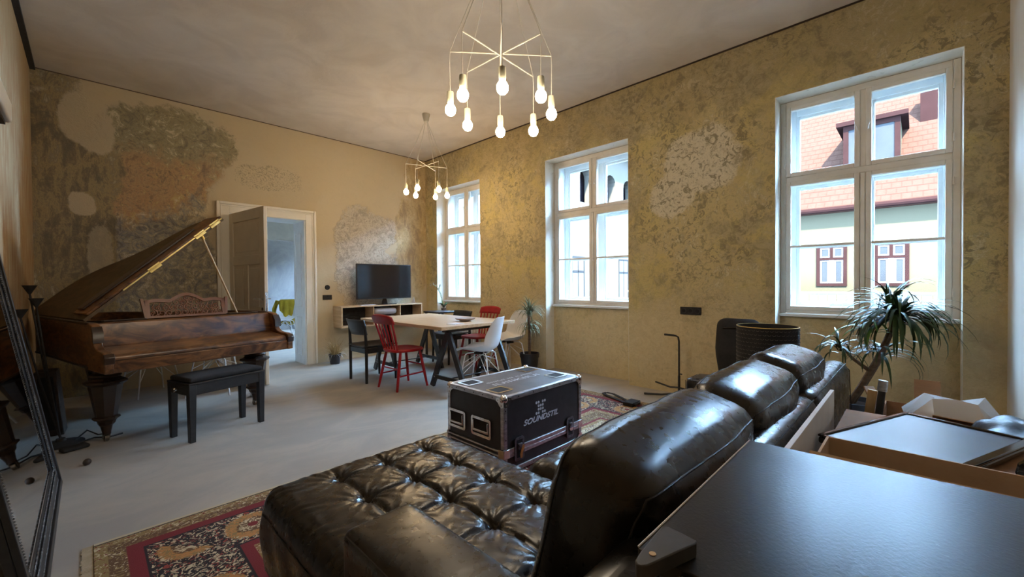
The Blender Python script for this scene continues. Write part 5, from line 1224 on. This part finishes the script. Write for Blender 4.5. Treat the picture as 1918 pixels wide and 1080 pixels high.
pb = MB().box(1.20, 2.085, .236, .249, .002, .762).build('white_board', 'paper', bevel=.001)
tag(pb, 'thin pale board standing upright against the back of the sofa', 'board')
def carton(name, label, x0, x1, y0, y1, z1, mat='cardboard', rot=0, zb=.0105, loc=(0, 0, 0), group=None, flaps=(), open_=False):
    t = thing(name, label, 'box', (loc[0], loc[1], zb), rot); w_ = .006; z1 -= zb
    b = MB(); b.box(x0, x0 + w_, y0, y1, 0, z1); b.box(x1 - w_, x1, y0, y1, 0, z1); b.box(x0 + w_, x1 - w_, y0, y0 + w_, 0, z1); b.box(x0 + w_, x1 - w_, y1 - w_, y1, 0, z1); b.box(x0 + w_, x1 - w_, y0 + w_, y1 - w_, 0, w_)
    if not open_: b.box(x0 + w_, x1 - w_, y0 + w_, y1 - w_, z1 - w_, z1)
    b.build('carton_body', mat, t)
    for pts in flaps:
        b = MB(); P = [Vector(q) for q in pts]; nn = (P[1] - P[0]).cross(P[2] - P[0]).normalized() * .004
        b.addv([*P, *[q + nn for q in P]], [(0, 1, 2, 3), (7, 6, 5, 4), (0, 4, 5, 1), (1, 5, 6, 2), (2, 6, 7, 3), (3, 7, 4, 0)]); b.build('flap', mat, t)
    return t
ca = carton('moving_carton', 'big brown carton carrying the flat monitor, behind the black table', 1.54, 2.16, -.435, .205, .675)
cb_ = carton('flattened_carton', 'brown carton edge showing between the black table and the monitor box', 1.19, 1.525, -.43, .19, .74, 'cardboard_pale', flaps=[((1.19, .19, .742), (1.19, -.43, .742), (1.225, -.43, .775), (1.225, .185, .775))], open_=True)
MB().box(1.206, 1.211, -.02, .04, .764, .772).build('torn_tape', 'paper', cb_)
mo = thing('monitor', 'flat monitor with black glossy frame lying screen up on the brown carton', 'monitor', (1.835, -.018, .676), radians(-21.5))
mw, mh = .268, .160
b = MB(); b.rbox(-mw, mw, -mh, mh, .0, .022, .008, 3); b.build('rear_shell', 'black_gloss', mo)
b = MB(); k = .014; b.box(-mw, mw, -mh, -mh + .024, .022, .030); b.box(-mw, mw, mh - k, mh, .022, .030); b.box(-mw, -mw + k, -mh + .024, mh - k, .022, .030); b.box(mw - k, mw, -mh + .024, mh - k, .022, .030); b.build('bezel', 'black_gloss', mo, bevel=.003)
MB().box(-mw + k, mw - k, -mh + .024, mh - k, .0222, .0245).build('screen', 'flat_screen', mo)

# ================================================================== THINGS BEHIND THE SOFA
gs = thing('guitar_stand', 'black tubular guitar stand on the floor before the yellow wall', 'guitar stand', (4.17, 1.72, 0))
b = MB(); b.tube([(0, 0, .06), (0, 0, .25)], .012, 10); b.tube([(0, 0, .25), (0, 0, .60), (0, .008, .64), (.0, .03, .652), (.0, .06, .655)], .009, 10); b.build('upright', 'black_matte', gs)
MB().tube([(0, .05, .655), (-.0, .15, .657)], .011, 8).build('neck_yoke', 'black_paint', gs)
b = MB(); b.tube([(0, 0, .13), (-.02, .08, .125), (-.02, .16, .14), (-.02, .24, .155)], .009, 8); b.build('support_arm', 'black_paint', gs)
b = MB(); b.tube([(0, 0, .13), (-.02, -.08, .125), (-.02, -.16, .14), (-.02, -.24, .155)], .009, 8); b.build('support_arm', 'black_paint', gs)
for dx, dy in ((-.03, .36), (-.03, -.30), (.16, .0)): MB().tube([(0, 0, .07), (dx * .5, dy * .5, .03), (dx, dy, .012)], .011, 8).build('foot', 'black_matte', gs)
MB().cyl((0, 0, .27), (.0, -.03, .268), .007).build('clamp_screw', 'black_paint', gs)
gb = thing('gig_bag', 'tall black padded instrument bag leaning in front of the wall behind the lamp', 'bag', (4.12, 1.16, 0))
T = Matrix.Rotation(radians(6), 4, 'Y')
b = MB(); b.rbox(-.08, .08, -.16, .20, .01, .86, .075, 10, (.02, .015, .0), T)
for i, q in enumerate(b.v):
    if q[2] < .55: b.v[i] = (q[0], q[1] * (.62 + .38 * q[2] / .55) - .03 * (1 - q[2] / .55), q[2])
b.build('bag_body', 'black_fabric', gb, angle=80)
MB().tube([T @ Vector(q) for q in [(-.085, -.10, .76), (-.105, .0, .775), (-.085, .13, .765)]], .006, 6).build('zip', 'black_gloss', gb)
fls = thing('floor_lamp', 'floor lamp with a wide black drum shade of pressed scales, behind the sofa arm', 'floor lamp', (3.30, .745, 0))
b = MB(); b.lathe([(.150, 0), (.150, .015), (.02, .022)], n=24); b.build('base', 'black_matte', fls)
MB().cyl((0, 0, .02), (0, 0, .66), .012).build('pole', 'black_matte', fls)
RS = .188; z0, z1 = .60, .888
b = MB(); n_ = 48
vs = []; fs = []
for rr, zz in ((RS, z0), (RS, z1), (RS - .004, z1), (RS - .004, z0)):
    vs += [(rr * cos(2 * pi * i / n_), rr * sin(2 * pi * i / n_), zz) for i in range(n_)]
for a, c in ((0, 1), (1, 2), (2, 3), (3, 0)): fs += [(a * n_ + i, a * n_ + (i + 1) % n_, c * n_ + (i + 1) % n_, c * n_ + i) for i in range(n_)]
b.addv(vs, fs); shd = b.build('drum_shade', 'black_fabric', fls)
MB().tube([((RS - .001) * cos(2 * pi * i / n_), (RS - .001) * sin(2 * pi * i / n_), z1) for i in range(n_)], .003, 5, closed=True).build('rim', 'brass', shd)
b = MB()
for row in range(10):
    zz = z0 + .022 + row * .027
    for k in range(44):
        a0 = (k + .5 * (row % 2)) * 2 * pi / 44; b.tube([((RS + .001) * cos(a0 + (j - 2) * .026), (RS + .001) * sin(a0 + (j - 2) * .026), zz + .006 * ((j - 2) / 2) ** 2) for j in range(5)], .0013, 3)
b.build('scale_relief', simple('shade_relief', (.06, .05, .045), .5, c2=(.12, .10, .08), sc=30), shd, kind='stuff')
sr_ = MB(); pth = []
for i in range(30):
    t_ = i / 29; pth.append((3.84 - .10 * t_ + .02 * sin(t_ * 9), 2.36 - .36 * t_, .022 + .012 * sin(t_ * 7) ** 2))
def strap(b, pts, w_, th_):
    P = [Vector(q) for q in pts]
    for i in range(len(P) - 1): b.beam(P[i], P[i + 1], w_, th_)
strap(sr_, [(3.72, 2.02, .014), (3.80, 2.16, .02), (3.87, 2.30, .022), (3.86, 2.37, .024), (3.81, 2.38, .024), (3.76, 2.30, .024), (3.72, 2.16, .022), (3.66, 2.02, .018)], .035, .006)
sr_.box(3.60, 3.76, 1.93, 2.03, .0095, .045); sr_.tube([(3.62, 1.92, .03), (3.68, 1.90, .04), (3.74, 1.93, .03)], .012, 6)
o = sr_.build('strap', 'black_fabric', bevel=.004); tag(o, 'coiled black webbing strap lying at the far right corner of the rug', 'strap')
# open carton, plank, stand, plastic film and bag in the right corner
oc_ = carton('open_carton', 'open brown carton with raised flaps in the corner under the window', 2.66, 3.24, -.40, .13, .50, open_=True,
             flaps=[((3.236, -.094, .50), (3.236, .010, .50), (3.25, .010, .632), (3.25, -.094, .632)), ((2.66, .128, .50), (3.10, .128, .50), (3.04, .175, .60), (2.68, .19, .665)), ((2.662, -.38, .50), (2.662, -.05, .50), (2.56, -.05, .60), (2.56, -.38, .58))])
b = MB(); random.seed(9)
P = {(i, j): (2.70 + .09 * i + random.uniform(-.02, .02), -.30 + .085 * j + random.uniform(-.02, .02), .50 + random.uniform(0, .06) + .10 * (abs(i - 2) < 2 and abs(j - 2) < 2)) for i in range(5) for j in range(5)}
idx = {k: n_ for n_, k in enumerate(P)}
b.addv(list(P.values()), [(idx[i, j], idx[i + 1, j], idx[i + 1, j + 1], idx[i, j + 1]) for i in range(4) for j in range(4)])
g = G('plastic_film'); tr = g.n('BsdfTransparent'); di = g.n('BsdfPrincipled'); di.inputs['Base Color'].default_value = (.7, .7, .7, 1); di.inputs['Roughness'].default_value = .25; mxn = g.n('MixShader'); mxn.inputs[0].default_value = .6
g.t.links.new(tr.outputs[0], mxn.inputs[1]); g.t.links.new(di.outputs[0], mxn.inputs[2]); g.t.links.new(mxn.outputs[0], g.out.inputs[0])
o = b.build('plastic_film', g.m, angle=10, solid=.001); tag(o, 'crumpled translucent plastic film bulging out of the open carton', 'plastic film')
pk = MB(); pk.beam((2.60, .222, .014), (2.625, .150, .675), .036, .020, (1, 0, 0)); o = pk.build('plank', 'pine', bevel=.002); tag(o, 'narrow pale pine plank leaning upright between the sofa and the open carton', 'plank')
ms = thing('telescopic_tube', 'dark tube with a grey metal collar leaning next to the pine plank', 'tube', (0, 0, 0))
b = MB(); b.cyl((2.55, .175, .04), (2.598, .116, .68), .014, n=12); b.build('tube', 'black_matte', ms); b = MB(); b.cyl((2.598, .116, .68), (2.602, .111, .73), .018, n=14); b.build('collar', 'alu', ms); b = MB(); b.cyl((2.55, .175, .0105), (2.55, .175, .05), .03, n=12); b.build('foot', 'black_matte', ms)
b = MB(); b.rbox(2.20, 2.53, -.43, -.16, .012, .665, .08, 8, (.01, .01, .01)); random.seed(4)
for i, q in enumerate(b.v): b.v[i] = (q[0] + .010 * sin(q[1] * 40 + q[2] * 23), q[1] + .008 * sin(q[0] * 37 + q[2] * 31), max(.0, q[2] + (.014 * sin(q[0] * 45) * cos(q[1] * 38) if q[2] > .5 else 0)))
o = b.build('black_bag', simple('bin_bag', (.010, .010, .011), .42, c2=(.016, .016, .018), sc=8, bs=.6, bsc=18), angle=80); tag(o, 'crumpled shiny black bag behind the monitor against the near wall', 'bag')
b = MB(); cxs, czs = 1.56, .765
pts = [(1.555 - .0 * k, -.215 + (.050 - .0035 * k) * cos(k * .55), czs - .01 + (.050 - .0035 * k) * sin(k * .55)) for k in range(13)]
cr = thing('iron_scroll_chair', 'black wrought iron scroll piece at the right edge, on the carton', 'ironwork', (0, 0, 0))
b.tube([(1.52, -.36, .84)] + [(1.53, -.30, .80), (1.54, -.26, .735)] + [(1.55, -.215 + .045 * cos(radians(-140 + 32 * k)) * (1 - k * .05), .745 + .045 * sin(radians(-140 + 32 * k)) * (1 - k * .05)) for k in range(11)], .010, 8); b.build('scroll', 'black_gloss', cr)
b = MB(); b.rbox(1.60, 1.90, -.43, -.30, .678, .86, .04, 6); b.build('backrest', 'black_fabric', cr)  # black block added to darken the carton top where it lies in shadow
MB().tube([(1.54, -.40, .68), (1.535, -.38, .78), (1.56, -.40, .90)], .011, 8).build('upright', 'black_gloss', cr)

# ================================================================== CHAIR AND JACKET IN THE ROOM BEYOND
ch = copy_tree(sc); ch['label'] = 'chair with a yellow jacket over it, seen through the open door'; ch.location = (3.02, 9.95, 0); ch.rotation_euler = (0, 0, radians(150))
del ch['group']
jk = thing('yellow_jacket', 'mustard yellow jacket hanging over the chair beyond the door', 'jacket', (3.02, 9.95, 0), radians(150))
b = MB(); b.rbox(-.22, .22, -.34, -.215, .30, .87, .06, 10, (.015, .02, 0))
for i, q in enumerate(b.v): b.v[i] = (q[0] * (.8 + .25 * (1 - (q[2] - .3) / .57)), q[1] + .012 * sin(q[0] * 46), q[2] + .015 * sin(q[0] * 22) * (q[2] < .5))
b.build('jacket_body', 'yellow_cloth', jk, angle=80)
for sx in (-1, 1): MB().tube([(sx * .20, -.29, .84), (sx * .27, -.30, .65), (sx * .25, -.31, .42), (sx * .235, -.31, .34)], [.05, .055, .05, .042], 10).build('sleeve', 'yellow_cloth', jk)
